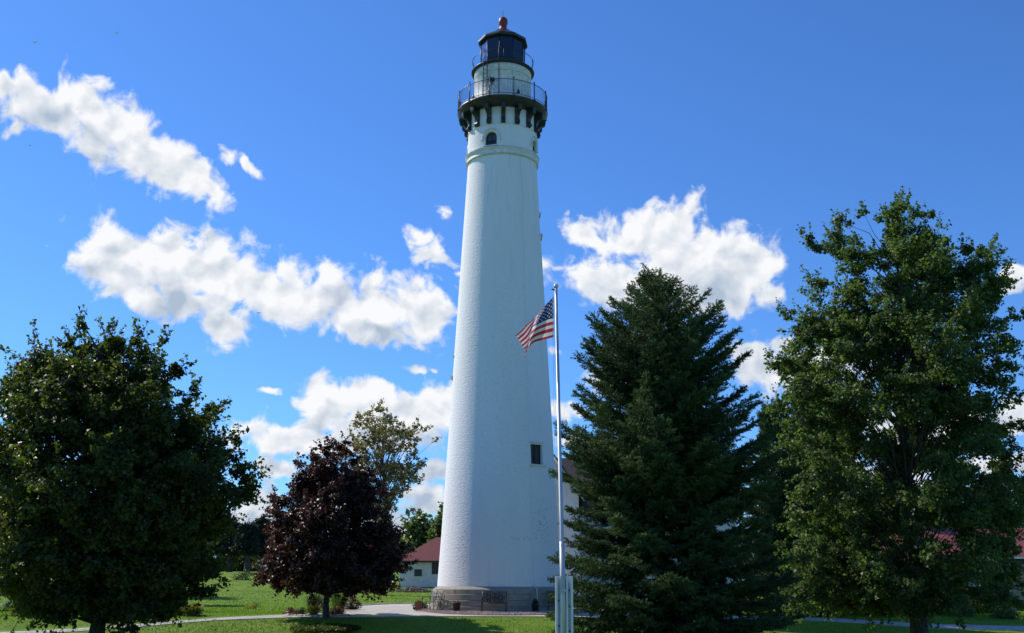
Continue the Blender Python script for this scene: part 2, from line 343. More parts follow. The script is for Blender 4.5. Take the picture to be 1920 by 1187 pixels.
def np_mesh(name, V, nper, m, parent=None, tint=None, smooth=False, idx=None):
    """V: (faces*nper, 3) points, each face its own nper corners"""
    nv = len(V); nf = nv // nper; me = bpy.data.meshes.new(name)
    me.vertices.add(nv); me.vertices.foreach_set('co', np.ascontiguousarray(V, dtype=np.float32).ravel())
    me.loops.add(nv); me.loops.foreach_set('vertex_index', np.arange(nv, dtype=np.int32))
    me.polygons.add(nf); me.polygons.foreach_set('loop_start', np.arange(nf, dtype=np.int32) * nper)
    try: me.polygons.foreach_set('loop_total', np.full(nf, nper, dtype=np.int32))
    except Exception: pass
    if tint is not None:
        a = me.attributes.new('tint', 'FLOAT', 'FACE'); a.data.foreach_set('value', np.clip(tint, 0, 1).astype(np.float32))
    me.materials.append(MATS[m]); me.update(calc_edges=True); me.validate()
    o = bpy.data.objects.new(name, me); C.objects.link(o)
    if parent: o.parent = parent
    return o
def copy_tree(o, parent=None):
    c = o.copy(); C.objects.link(c); c.parent = parent
    for ch in list(o.children): copy_tree(ch, c)
    return c
def nrm(a): return a / np.maximum(np.linalg.norm(a, axis=-1, keepdims=True), 1e-9)
def leaves(P, Nn, L, W, rng, fold=.25):
    """rhombic folded leaves centred on P with rough normals Nn -> (4n,3)"""
    n = len(P); Nn = nrm(Nn); t = rng.normal(size=(n, 3)); t[:, 2] -= .5; t = nrm(t - Nn * (t * Nn).sum(1, keepdims=True)); b = np.cross(Nn, t)
    s = rng.uniform(.5, 1.4, (n, 1)); L = L * s; W = W * s
    V = np.empty((n, 4, 3)); V[:, 0] = P - t * L * .5; V[:, 2] = P + t * L * .5 - Nn * L * .12
    V[:, 1] = P + b * W * .5 + Nn * W * fold - t * L * .08; V[:, 3] = P - b * W * .5 + Nn * W * fold - t * L * .08
    return V.reshape(-1, 3)
# ------------------------------------------------------------------ terrain
def sm(a, b, x): t = np.clip((x - a) / (b - a), 0, 1); return t * t * (3 - 2 * t)
def terrain(x, y):
    x = np.asarray(x, float); y = np.asarray(y, float)
    r = np.clip((y - 62) / 50, 0, 1); z = 2.5 * r * r + np.clip(y - 112, 0, 900) * .012
    return z * (1 - sm(6, 26, x)) + front_slope(y)
def T(x, y): return float(terrain(x, y))
def axis(lim, core0, core1, step):
    a = list(np.arange(core0, core1 + .01, step)); s = step
    while a[-1] < lim[1]: s *= 1.25; a.append(a[-1] + s)
    s = step
    while a[0] > lim[0]: s *= 1.25; a.insert(0, a[0] - s)
    return np.array(a)
def build_ground():
    xs = axis((-3500, 3500), -60, 60, 1.5); ys = axis((-60, 4500), -10, 150, 1.5)
    X, Y = np.meshgrid(xs, ys); Z = terrain(X, Y); nx = len(xs)
    m = MB(); m.v = list(zip(X.ravel().tolist(), Y.ravel().tolist(), Z.ravel().tolist()))
    m.f = [(j * nx + i, j * nx + i + 1, (j + 1) * nx + i + 1, (j + 1) * nx + i) for j in range(len(ys) - 1) for i in range(nx - 1)]
    m.sm = [True] * len(m.f); tag(m.build('ground', 'lawn'), kind='structure')
build_ground()
def strip(name, left, right, m, dz=.03, n=14):
    """sheet between two polylines draped on the terrain with a small edge skirt"""
    def res(pl):
        pl = np.array(pl, float); d = np.r_[0, np.cumsum(np.linalg.norm(np.diff(pl, axis=0), axis=1))]; t = np.linspace(0, d[-1], n * 6)
        return np.c_[np.interp(t, d, pl[:, 0]), np.interp(t, d, pl[:, 1])]
    A = res(left); B = res(right); k = len(A); q = 6; mb = MB()
    for i in range(k):
        for j in range(q + 1):
            p = A[i] * (1 - j / q) + B[i] * j / q; mb.v.append((p[0], p[1], T(p[0], p[1]) + dz))
    for i in range(k - 1):
        for j in range(q): a = i * (q + 1) + j; mb.f.append((a, a + 1, a + q + 2, a + q + 1)); mb.sm.append(True)
    for col in (0, q):
        base = len(mb.v)
        for i in range(k): p = mb.v[i * (q + 1) + col]; mb.v.append((p[0], p[1], p[2] - dz - .02))
        for i in range(k - 1): mb.f.append((i * (q + 1) + col, (i + 1) * (q + 1) + col, base + i + 1, base + i)); mb.sm.append(False)
    return tag(mb.build(name, m), kind='structure')
TX, TY = at(937.0, 1097, 60.0)[0], 60.0       # tower axis
def curve(pts, n=8):
    pts = [np.array(p, float) for p in pts]; o = []
    for i in range(len(pts) - 1):
        p0 = pts[max(i - 1, 0)]; p1 = pts[i]; p2 = pts[i + 1]; p3 = pts[min(i + 2, len(pts) - 1)]
        for k in range(n):
            t = k / n; o.append(.5 * ((2 * p1) + (-p0 + p2) * t + (2 * p0 - 5 * p1 + 4 * p2 - p3) * t * t + (-p0 + 3 * p1 - 3 * p2 + p3) * t ** 3))
    return o + [pts[-1]]
def bed(t): return float(np.interp(math.degrees(t), [-181, -90, -60, -30, 0, 40, 90, 181], [4.4, 4.55, 4.85, 5.4, 5.8, 5.8, 5.0, 4.4]))
def build_paths():
    # walk from the lower left to the apron
    lo = curve([gp(-200, 1200), gp(60, 1189), gp(200, 1181), (gp(400, 1164.5)), gp(560, 1158.5), gp(640, 1158)])
    up = curve([gp(-200, 1194), gp(60, 1184), gp(200, 1176), (gp(400, 1160.5)), gp(560, 1152.5), gp(640, 1148)])
    strip('path', up, lo, 'concrete', .03)
    # apron in front and to the left of the tower, then the walk leaving to the right
    lo = curve([gp(640, 1157.9), gp(720, 1157.3), gp(800, 1156.6), gp(900, 1156.6), gp(1000, 1157), gp(1100, 1158), gp(1300, 1160)])
    up = curve([gp(640, 1141), (-9.8, 68), (-7.6, 72), (-4.5, 72), (0, 70), (5, 68), (9, 60)])
    strip('path', up, lo, 'concrete', .034)
    lo = curve([gp(1295, 1160.2), gp(1480, 1162), gp(1600, 1168), gp(1750, 1178), gp(1950, 1184), gp(2200, 1190)])
    up = curve([gp(1295, 1156), gp(1480, 1157.5), gp(1600, 1162.5), gp(1750, 1171), gp(1950, 1176), gp(2200, 1182)])
    strip('path', up, lo, 'concrete', .036)
    # pale kerb along the far side of the apron
    k = curve([gp(650, 1140.2), (-9.75, 68.2), (-7.6, 72.1), (-4.5, 72.2)], 10)
    mb = MB()
    for a, b in zip(k[:-1], k[1:]):
        c = (a + b) / 2; d = b - a; mb.box((c[0], c[1], T(c[0], c[1]) + .05), (np.hypot(*d) * 1.01, .16, .13), math.atan2(d[1], d[0]))
    tag(mb.build('kerb', 'kerb'), kind='structure')
    # gravel bed: low ring round the plinth
    mb = MB(); K = 120
    for k in range(K):
        t = 2 * math.pi * k / K - math.pi; R1 = bed(t)
        for rr, z in ((3.4, .06), (3.9, .085), (R1 - .35, .085), (R1 - .06, .065), (R1, .03)): mb.v.append((TX + rr * math.sin(t), TY - rr * math.cos(t), z + T(TX, TY - rr * math.cos(t))))
    mb.f = [(k * 5 + i, ((k + 1) % K) * 5 + i, ((k + 1) % K) * 5 + i + 1, k * 5 + i + 1) for k in range(K) for i in range(4)]; mb.sm = [True] * len(mb.f)
    tag(mb.build('gravel_bed', 'red_gravel'), kind='structure')
    rng = np.random.default_rng(5); n = 13000
    th = rng.uniform(-2.2, 2.0, n); r = 3.72 + rng.uniform(0, 1, n) * (np.array([bed(t) for t in th]) - 3.8); s = rng.uniform(.018, .045, n)
    base = np.array([(1, 0, 0), (0, 1, 0), (-1, 0, 0), (0, -1, 0), (0, 0, 1)], float)
    tri = [(0, 1, 4), (1, 2, 4), (2, 3, 4), (3, 0, 4)]
    P = np.c_[TX + r * np.sin(th), TY - r * np.cos(th), .08 + terrain(TX + r * np.sin(th), TY - r * np.cos(th))]
    B = base[None] * s[:, None, None] * rng.uniform(.6, 1.4, (n, 5, 1)); a = rng.uniform(0, 6.28, n)
    X = B[..., 0] * np.cos(a)[:, None] - B[..., 1] * np.sin(a)[:, None]; Yy = B[..., 0] * np.sin(a)[:, None] + B[..., 1] * np.cos(a)[:, None]
    V = np.stack([X, Yy, B[..., 2]], -1) + P[:, None]; V = V[:, np.array(tri).ravel()].reshape(-1, 3)
    m = mat('gravel_stone', (.36, .22, .18), .95, (.5, .42, .36), 0, scale=9); 
    tag(np_mesh('gravel', V, 3, 'gravel_stone'), 'reddish brown gravel ring around the stone plinth', 'gravel', kind='stuff')
build_paths()

# ------------------------------------------------------------------ lighthouse
def build_lighthouse():
    root = empty('lighthouse', (TX, TY, 0), label='tall white tapering lighthouse with black lantern and bracketed gallery', cat='lighthouse')
    def P(th, r, z): return (r * math.sin(th), -r * math.cos(th), z)
    def prof_r(z):   # shaft radius against height
        return float(np.interp(z, [1.30, 4, 8, 12, 16, 20, 25.74], [3.40, 3.235, 3.02, 2.80, 2.585, 2.37, 2.06]))
    def wall(rf, zs, holes, seg=120, depth=.34):
        ths = list(np.linspace(-math.pi, math.pi, seg + 1)); zl = list(zs)
        for (a, b, c, d) in holes: ths += [a, b]; zl += [c, d]
        ths = sorted(set(round(t, 5) for t in ths)); zl = sorted(set(round(z, 4) for z in zl))
        hs = [tuple(round(q, 5) for q in h) for h in holes]
        # drop ordinary divisions that crowd a hole edge
        mb = MB(); nz = len(zl)
        for t in ths:
            for z in zl: mb.v.append(P(t, rf(z), z))
        for i in range(len(ths) - 1):
            tm = (ths[i] + ths[i + 1]) / 2
            for j in range(nz - 1):
                zm = (zl[j] + zl[j + 1]) / 2
                if any(a < tm < b and c < zm < d for a, b, c, d in hs): continue
                mb.f.append((i * nz + j, (i + 1) * nz + j, (i + 1) * nz + j + 1, i * nz + j + 1)); mb.sm.append(True)
        for (a, b, c, d) in holes:
            q = [(a, c), (b, c), (b, d), (a, d)]; tc = (a + b) / 2
            ax = Vector((math.sin(tc), -math.cos(tc), 0))
            o = [Vector(P(t, rf(z), z)) for t, z in q]; i_ = [p - ax * depth for p in o]
            mb.add(o + i_, [(k, (k + 1) % 4, 4 + (k + 1) % 4, 4 + k) for k in range(4)])
        return mb
    D = R_
    # plinth of limestone courses
    mb = MB(); prof = []
    for k, (z0, z1) in enumerate([(-.3, .30), (.30, .60), (.60, .92), (.92, 1.16)]):
        r = 3.78 - .045 * k
        prof += [(r - .02, z0), (r, z0 + .015), (r - .008, z1 - .02), (r - .04, z1 - .008)]
    prof += [(3.60, 1.17), (3.44, 1.27), (3.40, 1.30), (3.2, 1.31)]
    mb.lathe(prof, 120, smooth=False); nf = len(mb.f)
    for k, (z0, z1) in enumerate([(.0, .30), (.30, .60), (.60, .92), (.92, 1.16)]):
        for j in range(14):
            th = D(j * 360 / 14 + (12 if k % 2 else 0)); r = 3.785 - .045 * k
            mb.box(P(th, r - .03, (z0 + z1) / 2), (.012, .07, z1 - z0 - .03), th)
    plinth = mb.build('plinth', 'limestone', root); plinth.data.materials.append(MATS['stone_joint'])
    for p in list(plinth.data.polygons)[nf:]: p.material_index = 1
    # shaft with real window openings
    def hole(thc, z0, z1, w, r): a = w / 2 / r; return (thc - a, thc + a, z0, z1)
    lows = [(D(41.8), 7.70, 8.78, .86), (D(91), 21.4, 22.6, .86), (D(-92), 12.9, 14.0, .86), (D(180), 9, 10, .86)]
    holes = [hole(t, a, b, w, prof_r((a + b) / 2)) for t, a, b, w in lows]
    wall(prof_r, list(np.linspace(1.29, 25.76, 60)), holes).build('tower_wall', 'white_render', root)
    for t, a, b, w in lows:
        r = prof_r((a + b) / 2); ax = Vector((math.sin(t), -math.cos(t), 0)); sd = Vector((math.cos(t), math.sin(t), 0))
        c = ax * (r - .26) + Vector((0, 0, (a + b) / 2))
        wn = MB(); wn.box(c, (w, .02, b - a), t); pane = wn.build('window', 'window_glass', root)
        fr = MB()
        for s in (-1, 1): fr.box(c + sd * s * (w / 2 - .03) + ax * .03, (.06, .05, b - a), t)
        fr.box(c + ax * .03 + Vector((0, 0, (b - a) / 2 - .03)), (w - .12, .05, .06), t); fr.box(c + ax * .03 - Vector((0, 0, (b - a) / 2 - .03)), (w - .12, .05, .06), t)
        fr.box(c + ax * .032, (.03, .04, b - a - .12), t); fr.build('frame', 'dark_green_iron', pane)
        si = MB(); si.box(ax * (r + .02) + Vector((0, 0, a - .07)), (w + .25, .22, .11), t); si.build('sill', 'white_trim', pane)
        hd = MB(); hd.box(ax * (r - .0) + Vector((0, 0, b + .10)), (w + .16, .06, .05), t); hd.build('lintel', 'white_trim', pane)
    # belt course
    mb = MB(); mb.lathe([(2.05, 25.70), (2.15, 25.72), (2.17, 25.78), (2.13, 25.86), (2.12, 26.06), (2.20, 26.12), (2.22, 26.18), (2.10, 26.24), (2.05, 26.26)], 120)
    belt = mb.build('belt_course', 'white_trim', root)
    mb = MB(); mb.lathe([(2.205, 26.165), (2.228, 26.18), (2.21, 26.20)], 120); mb.lathe([(2.158, 25.735), (2.178, 25.75), (2.172, 25.765)], 120); mb.build('joint', 'joint_line', belt)
    # upper drum with arched windows
    rD = lambda z: 2.07
    aw = [D(-18.5 + 90 * k) for k in range(4)]; w = .72
    holes = [hole(t, 26.30, 27.18, w, 2.07) for t in aw]
    wall(rD, [26.2, 26.6, 27, 27.5, 27.7, 28.2, 28.9], holes, depth=.3).build('upper_wall', 'white_render', root)
    mb = MB(); mb.lathe([(2.07, 27.60), (2.10, 27.62), (2.10, 27.66), (2.07, 27.68)], 120); mb.build('string_course', 'white_trim', root)
    for t in aw:
        ax = Vector((math.sin(t), -math.cos(t), 0)); sd = Vector((math.cos(t), math.sin(t), 0)); up = Vector((0, 0, 1))
        def L3(x, y, z): return ax * y + sd * x + up * z
        pane = MB(); pane.box(L3(0, 1.84, 26.74), (w + .02, .02, .9), t); pn = pane.build('arched_window', 'window_glass', root)
        # spandrel filling the square top down to a round arch
        mb = MB(); rr = w / 2; zc = 27.18 - rr; n = 14; front = []; back = []
        arc = [(-rr * math.cos(math.pi * k / n), zc + rr * math.sin(math.pi * k / n)) for k in range(n + 1)]
        top = [(x, 27.20) for x, _ in arc]
        for y0, y1 in ((1.90, 2.075),):
            vs = [L3(x, math.sqrt(max(0, y1 ** 2 - x * x)), z) for x, z in arc] + [L3(x, math.sqrt(max(0, y1 ** 2 - x * x)), z) for x, z in top] + [L3(x, y0, z) for x, z in arc]
            m = n + 1; fs = [(k, k + 1, m + k + 1, m + k) for k in range(n)] + [(k, 2 * m + k, 2 * m + k + 1, k + 1) for k in range(n)]
            mb.add(vs, fs)
        mb.build('arch_infill', 'white_render', pn)
        # hood mould with dropped ears
        hood = []; R1 = rr + .17
        hood = [L3(-R1 * math.cos(math.pi * k / 20), 2.09 - .03, zc + R1 * math.sin(math.pi * k / 20)) for k in range(21)]
        hood = [p.normalized() * p.length for p in hood]
        hp = []
        for p in hood:
            x = p.dot(sd); hp.append(L3(x, math.sqrt(2.09 ** 2 - x * x), p.z))
        hp = [hp[0] + up * -.1] + hp + [hp[-1] + up * -.1]
        mb = MB(); mb.tube(hp, .065, 6)
        for s in (-1, 1): x = s * R1; mb.box(L3(x, math.sqrt(2.10 ** 2 - x * x), zc - .14), (.17, .12, .12), t + s * .2)
        mb.build('hood', 'white_trim', pn)
        mb = MB()
        mb.box(L3(0, 1.87, 26.74), (.035, .04, .88), t); mb.box(L3(0, 1.87, 26.66), (w, .04, .035), t)
        for s in (-1, 1): mb.box(L3(s * (rr - .03), 1.87, 26.74), (.06, .05, .88), t)
        mb.tube([L3(-.26 * math.cos(math.pi * k / 10), 1.875, 26.34 + .26 * math.sin(math.pi * k / 10)) for k in range(11)], .014, 5)
        mb.build('frame', 'black_iron', pn)
        mb = MB(); mb.box(L3(0, 2.05, 26.275), (w + .2, .22, .05), t); mb.build('sill', 'white_trim', pn)
    # sixteen scrolled brackets under the gallery
    for k in range(16):
        t = D(1.7 + 22.5 * k); ax = Vector((math.sin(t), -math.cos(t), 0)); sd = Vector((math.cos(t), math.sin(t), 0))
        prof = [(2.05, 27.66), (2.20, 27.66), (2.27, 27.70), (2.31, 27.78), (2.29, 27.87), (2.23, 27.94), (2.21, 28.04), (2.24, 28.18), (2.31, 28.30), (2.42, 28.38), (2.51, 28.38), (2.59, 28.44), (2.62, 28.56), (2.63, 28.78), (2.05, 28.78)]
        mb = MB(); n = len(prof); vs = [ax * r + sd * s * .125 + Vector((0, 0, z)) for s in (-1, 1) for r, z in prof]
        mb.add(vs, [tuple(range(n))[::-1], tuple(range(n, 2 * n))] + [(i, (i + 1) % n, n + (i + 1) % n, n + i) for i in range(n)])
        mb.build('bracket', 'dark_green_iron', root)
    # gallery deck
    mb = MB(); mb.lathe([(2.04, 28.72), (2.40, 28.74), (2.56, 28.80), (2.60, 28.90), (2.66, 28.93), (2.68, 29.04), (2.74, 29.08), (2.75, 29.17), (2.70, 29.19), (1.6, 29.20)], 120)
    deck = mb.build('gallery_deck', 'black_iron', root)
    mb = MB(); mb.lathe([(2.55, 29.197), (2.69, 29.20), (2.715, 29.215), (2.69, 29.23), (2.55, 29.225)], 120); mb.build('deck_edge', 'white_trim', deck)
    # gallery railing: posts and the panels between them
    for k in range(12):
        t = D(14.4 + 30 * k); mb = MB(); mb.tube([P(t, 2.71, 29.10), P(t, 2.71, 30.28)], .032, 8); mb.ball(P(t, 2.71, 30.32), .05, 8)
        mb.box(P(t, 2.74, 29.12), (.12, .10, .12), t); mb.build('railing_post', 'black_iron', root)
        mb = MB()
        for z, r in ((30.19, .022), (29.30, .018)): mb.tube([P(t + D(30) * j / 8, 2.71, z) for j in range(9)], r, 5)
        for j in range(1, 15):
            a = t + D(2 * j); mb.tube([P(a, 2.71, 29.22), P(a, 2.71, 30.19)], .0085, 4, False)
        mb.build('railing_panel', 'black_iron', root)
    # watch room drum
    mb = MB(); mb.lathe([(1.78, 29.19), (1.78, 29.30), (1.735, 29.34), (1.73, 31.42), (1.75, 31.44), (1.75, 31.74), (1.70, 31.78)], 96); wr = mb.build('watch_room', 'white_trim', root)
    mb = MB()
    for th in (-57, -28, -6, 20, 62): mb.box(P(D(th), 1.733, 30.4), (.014, .012, 1.95), D(th))
    mb.lathe([(1.732, 31.27), (1.742, 31.285), (1.74, 31.30)], 96); mb.build('panel_seam', 'joint_line', wr)
    # lantern deck
    mb = MB(); mb.lathe([(1.745, 31.76), (1.86, 31.79), (1.92, 31.80), (1.94, 31.86), (1.92, 31.88), (1.0, 31.89)], 96); mb.build('lantern_deck', 'black_iron', root)
    mb = MB(); mb.tube([P(D(a), 1.88, 32.58) for a in range(0, 361, 5)], .018, 5, False)
    for k in range(10): t = D(-8 + 36 * k + 10); mb.tube([P(t, 1.88, 31.86), P(t, 1.88, 32.6)], .02, 6)
    mb.build('lantern_railing', 'black_iron', root)
    # lantern: ten-sided
    V = [D(-8 + 36 * k) for k in range(10)]; rl = 1.36
    mb = MB(); mb.lathe([(1.0, 31.88), (rl, 31.885), (rl, 32.32), (rl - .05, 32.34)], 10, off=V[0], smooth=False); lan = mb.build('lantern_room', 'black_iron', root)
    for k in range(10):
        a, b = V[k], V[(k + 1) % 10] + (2 * math.pi if k == 9 else 0); p0 = Vector(P(a, rl, 0)); p1 = Vector(P(b, rl, 0)); tm = (a + b) / 2
        c = (p0 + p1) / 2 * .99; mb = MB(); mb.box((c.x, c.y, 33.04), ((p1 - p0).length * .93, .02, 1.40), tm)
        mb.build('window_pane', 'sky_glass' if k == 8 else 'dark_glass', lan)
        mb = MB(); mb.tube([P(a, rl, 31.9), P(a, rl, 33.80)], .035, 6); mb.build('mullion', 'black_iron', lan)
    mb = MB(); mb.lathe([(1.30, 33.74), (rl + .01, 33.74), (rl + .01, 33.80)], 10, off=V[0], smooth=False); mb.build('head_rail', 'black_iron', lan)
    mb = MB(); mb.lathe([(.02, 33.80), (1.44, 33.80), (1.54, 33.78), (1.56, 33.86), (1.54, 33.95), (1.1, 34.25), (.55, 34.62), (.22, 34.86), (.02, 34.88)], 10, off=V[0], smooth=False); roof = mb.build('lantern_roof', 'black_iron', root)
    mb = MB(); mb.lathe([(.55, 34.64), (.30, 34.82), (.235, 34.95), (.21, 35.12), (.25, 35.17), (.285, 35.30), (.285, 35.45), (.25, 35.58), (.16, 35.68), (.05, 35.72), (.01, 35.72)], 32); mb.build('ventilator_ball', 'red_paint', roof)
    mb = MB(); mb.tube([(0, 0, 35.70), (-.02, 0, 36.1), (-.05, 0, 36.62)], [.016, .012, .006], 6); mb.build('lightning_rod', 'black_iron', roof)
    # ladder up the drum
    mb = MB()
    for th in (-35.5, -27.5):
        t = D(th); mb.tube([P(t, 2.0, 29.2), P(t, 1.97, 31.9), P(t, 1.95, 32.65)], .026, 6); mb.ball(P(t, 1.95, 32.66), .05, 8)
    for i in range(11): z = 29.4 + i * .27; mb.tube([P(D(-35.5), 1.98, z), P(D(-27.5), 1.98, z)], .014, 5, False)
    mb.build('ladder', 'black_iron', root)
    mb = MB(); t = D(-7); mb.tube([P(t, 1.77, 29.2), P(t, 1.77, 31.6), P(t, 1.96, 31.8), P(t, 1.96, 32.75)], .018, 6); mb.build('conduit', 'black_iron', root)
    for th in (-60, -23, 28, 74):
        t = D(th); mb = MB(); mb.tube([P(t, 1.72, 29.85), P(t, 2.0, 29.80)], .02, 6); fl = mb.build('floodlight', 'black_iron', root)
        mb = MB(); p = Vector(P(t, 2.02, 29.83)); mb.lathe([(.015, .14), (.05, .10), (.095, -.08), (.08, -.09), (.01, -.05)], 12); ob = mb.build('lamp_shade', 'black_iron' if th in (-60, 28) else 'white_trim', fl, p)
    mb = MB(); mb.box(P(D(-20.5), 1.86, 30.62), (.34, .22, .16), D(-20)); mb.box(P(D(-20.5), 1.80, 30.45), (.05, .05, .30), D(-20)); mb.build('equipment_box', 'black_iron', root)
    # lightning cable down the shaft and the pipe on the plinth
    mb = MB(); t = D(31.8); zz = np.linspace(1.32, 25.7, 24)
    mb.tube([P(t + .012 * math.sin(z * 1.7), prof_r(z) + .012, z) for z in zz], .006, 5); mb.build('cable', 'white_trim', root)
    mb = MB(); mb.tube([P(t, 3.44, 1.34), P(t, 3.72, 1.18), P(t - .005, 3.81, .2)], .022, 6); mb.build('pipe', 'white_paint_worn', root)
    return root
build_lighthouse()

# ------------------------------------------------------------------ trees
def trunk_tube(mb, pts, rads, seg=8): mb.tube(pts, rads, seg, False)
def broadleaf(name, label, cat, D, base_px, prof, leaf=.13, nb=60, nleaf=60000, lm='leaf_maple', bark='bark_grey', tr=.16, seed=1, depthf=.95,
              br=(.75, 1.15), sprig=3, extra=(), group=None, trunk_to=.85, inner=.4, pts=None, squash=.75, gap=.6, twigs=True, base=None, limb=1.0, up=.55):
    rng = np.random.default_rng(seed)
    bx = base[0] if base else at(base_px, 1150, D)[0]; bz = T(bx, D)
    A = [(at(960, py, D)[2], at(l, py, D)[0] - bx, at(r, py, D)[0] - bx) for py, l, r in prof]
    A.sort(); Z = np.array([a[0] for a in A]) - bz; XL = np.array([a[1] for a in A]); XR = np.array([a[2] for a in A])
    zt = Z[-1]; zb = Z[0]
    root = empty(name, (bx, D, bz), label=label, cat=cat, group=group)
    cen = []; rad = []; tries = 0
    zs = np.linspace(zb, zt, 80); wgt = np.interp(zs, Z, XR - XL) ** 1.6 + .05; wgt /= wgt.sum()
    while len(cen) < nb and tries < nb * 60:
        tries += 1; z = rng.choice(zs, p=wgt) + rng.uniform(-.1, .1); l = np.interp(z, Z, XL); r = np.interp(z, Z, XR)
        a = (r - l) / 2; cx = (l + r) / 2; R0 = rng.uniform(*br) * min(1, .45 + a / 3.0) * min(1.0, .5 + (zt - z) / 2.5); R0 = min(R0, a * .8 + .12)
        ph = rng.uniform(0, 2 * math.pi); rho = rng.uniform() ** inner
        aa = max(a - R0 * .72, .02); bb = max(a * depthf - R0 * .72, .02)
        p = np.array([cx + aa * rho * math.cos(ph), bb * rho * math.sin(ph), max(min(z, zt - R0 * squash * .7), zb + R0 * squash * .85)])
        if any(np.linalg.norm(p - q) < gap * (R0 + s) * .6 for q, s in zip(cen, rad)): continue
        cen.append(p); rad.append(R0)
    for (px, py, rp, dy) in extra:
        q = at(px, py, D + dy); cen.append(np.array([q[0] - bx, dy, q[2] - bz])); rad.append(rp)
    cen = np.array(cen); rad = np.array(rad); nbo = len(cen)
    share = rad ** 2.2; share = share / share.sum()
    Ps = []; Ns = []; Ti = []
    mb = MB()
    # trunk
    topz = zt * trunk_to; nseg = 9; tp = []
    for i in range(nseg + 1):
        z = topz * i / nseg; c = (np.interp(z, Z, XL) + np.interp(z, Z, XR)) / 2 * sm(.2 * zt, zt, z)
        tp.append((c + .05 * math.sin(i * 2.1 + seed), .05 * math.cos(i * 1.7 + seed), z - (.15 if i == 0 else 0)))
    trs = [tr * (1.35 if i == 0 else 1) * (1 - .86 * (i / nseg)) for i in range(nseg + 1)]
    mb.tube(tp, trs, 10, False); tpa = np.array(tp)
    for j in range(nbo):
        c = cen[j]; rb = rad[j]; out = c.copy(); out[2] = (c[2] - (zb + zt) * .45) * .6; out = out / (np.linalg.norm(out) + 1e-6)
        n = int(nleaf * share[j]); nsub = max(5, int(14 * rb / .9))
        z0 = max(zb * .8 + .1, c[2] - (math.hypot(c[0], c[1]) * up + .35 * rb)); z0 = min(z0, topz * .97)
        s0 = np.array([np.interp(z0, tpa[:, 2], tpa[:, 0]), np.interp(z0, tpa[:, 2], tpa[:, 1]), z0])
        mid = s0 * .45 + c * .55 + np.array([0, 0, .12 * np.linalg.norm(c - s0)]) + rng.normal(0, .1, 3)
        mid1 = s0 * .75 + c * .25 + np.array([0, 0, .04 * np.linalg.norm(c - s0)])
        lr = tr * .30 * limb * (.6 + .5 * rb)
        mb.tube([s0, mid1, mid, c], [lr, lr * .75, lr * .5, lr * .2], 5, False)
        sc = c + nrm(rng.normal(size=(nsub, 3))) * (rb * rng.uniform(.35, .95, (nsub, 1))) * np.array([1, 1, squash])
        for q in sc:
            if twigs: mb.tube([c * .85 + mid * .15, (c + q) / 2 + rng.normal(0, .05, 3), q], [lr * .28, lr * .18, lr * .08], 3, False)
        sub_t = rng.normal(0, .12, nsub) + rng.normal(0, .08)
        k = rng.integers(0, nsub, n); rr = rb * .42
        d = nrm(rng.normal(size=(n, 3))) * (rng.uniform(0, 1, (n, 1)) ** .5) * rr * np.array([1, 1, .75])
        P = sc[k] + d; Ps.append(P); Ns.append(nrm(d) * .4 + out * .35 + np.array([0, 0, .5]) + rng.normal(0, .55, (n, 3))); Ti.append(.42 + sub_t[k] + rng.normal(0, .17, n))
        for _ in range(sprig):
            dr = nrm(out * .9 + rng.normal(0, .6, 3) + np.array([0, 0, .35])); Ls = rng.uniform(.25, .6) * (rb / .9 + .3); m = int(16 * Ls / .4)
            s_ = rng.uniform(0, 1, (m, 1)); st = c + dr * rb * .75; P = st + dr * Ls * s_ + rng.normal(0, leaf * .45, (m, 3))
            mb.tube([st - dr * rb * .3, st + dr * Ls], [lr * .15, .006], 3, False)
            Ps.append(P); Ns.append(rng.normal(0, .7, (m, 3)) + np.array([0, 0, .6])); Ti.append(.5 + rng.normal(0, .18, m))
    P = np.concatenate(Ps); Nn = np.concatenate(Ns); t = np.concatenate(Ti)
    np_mesh('crown', leaves(P, Nn, leaf, leaf * .85, rng), 4, lm, root, t)
    mb.build('trunk', bark, root)
    return root
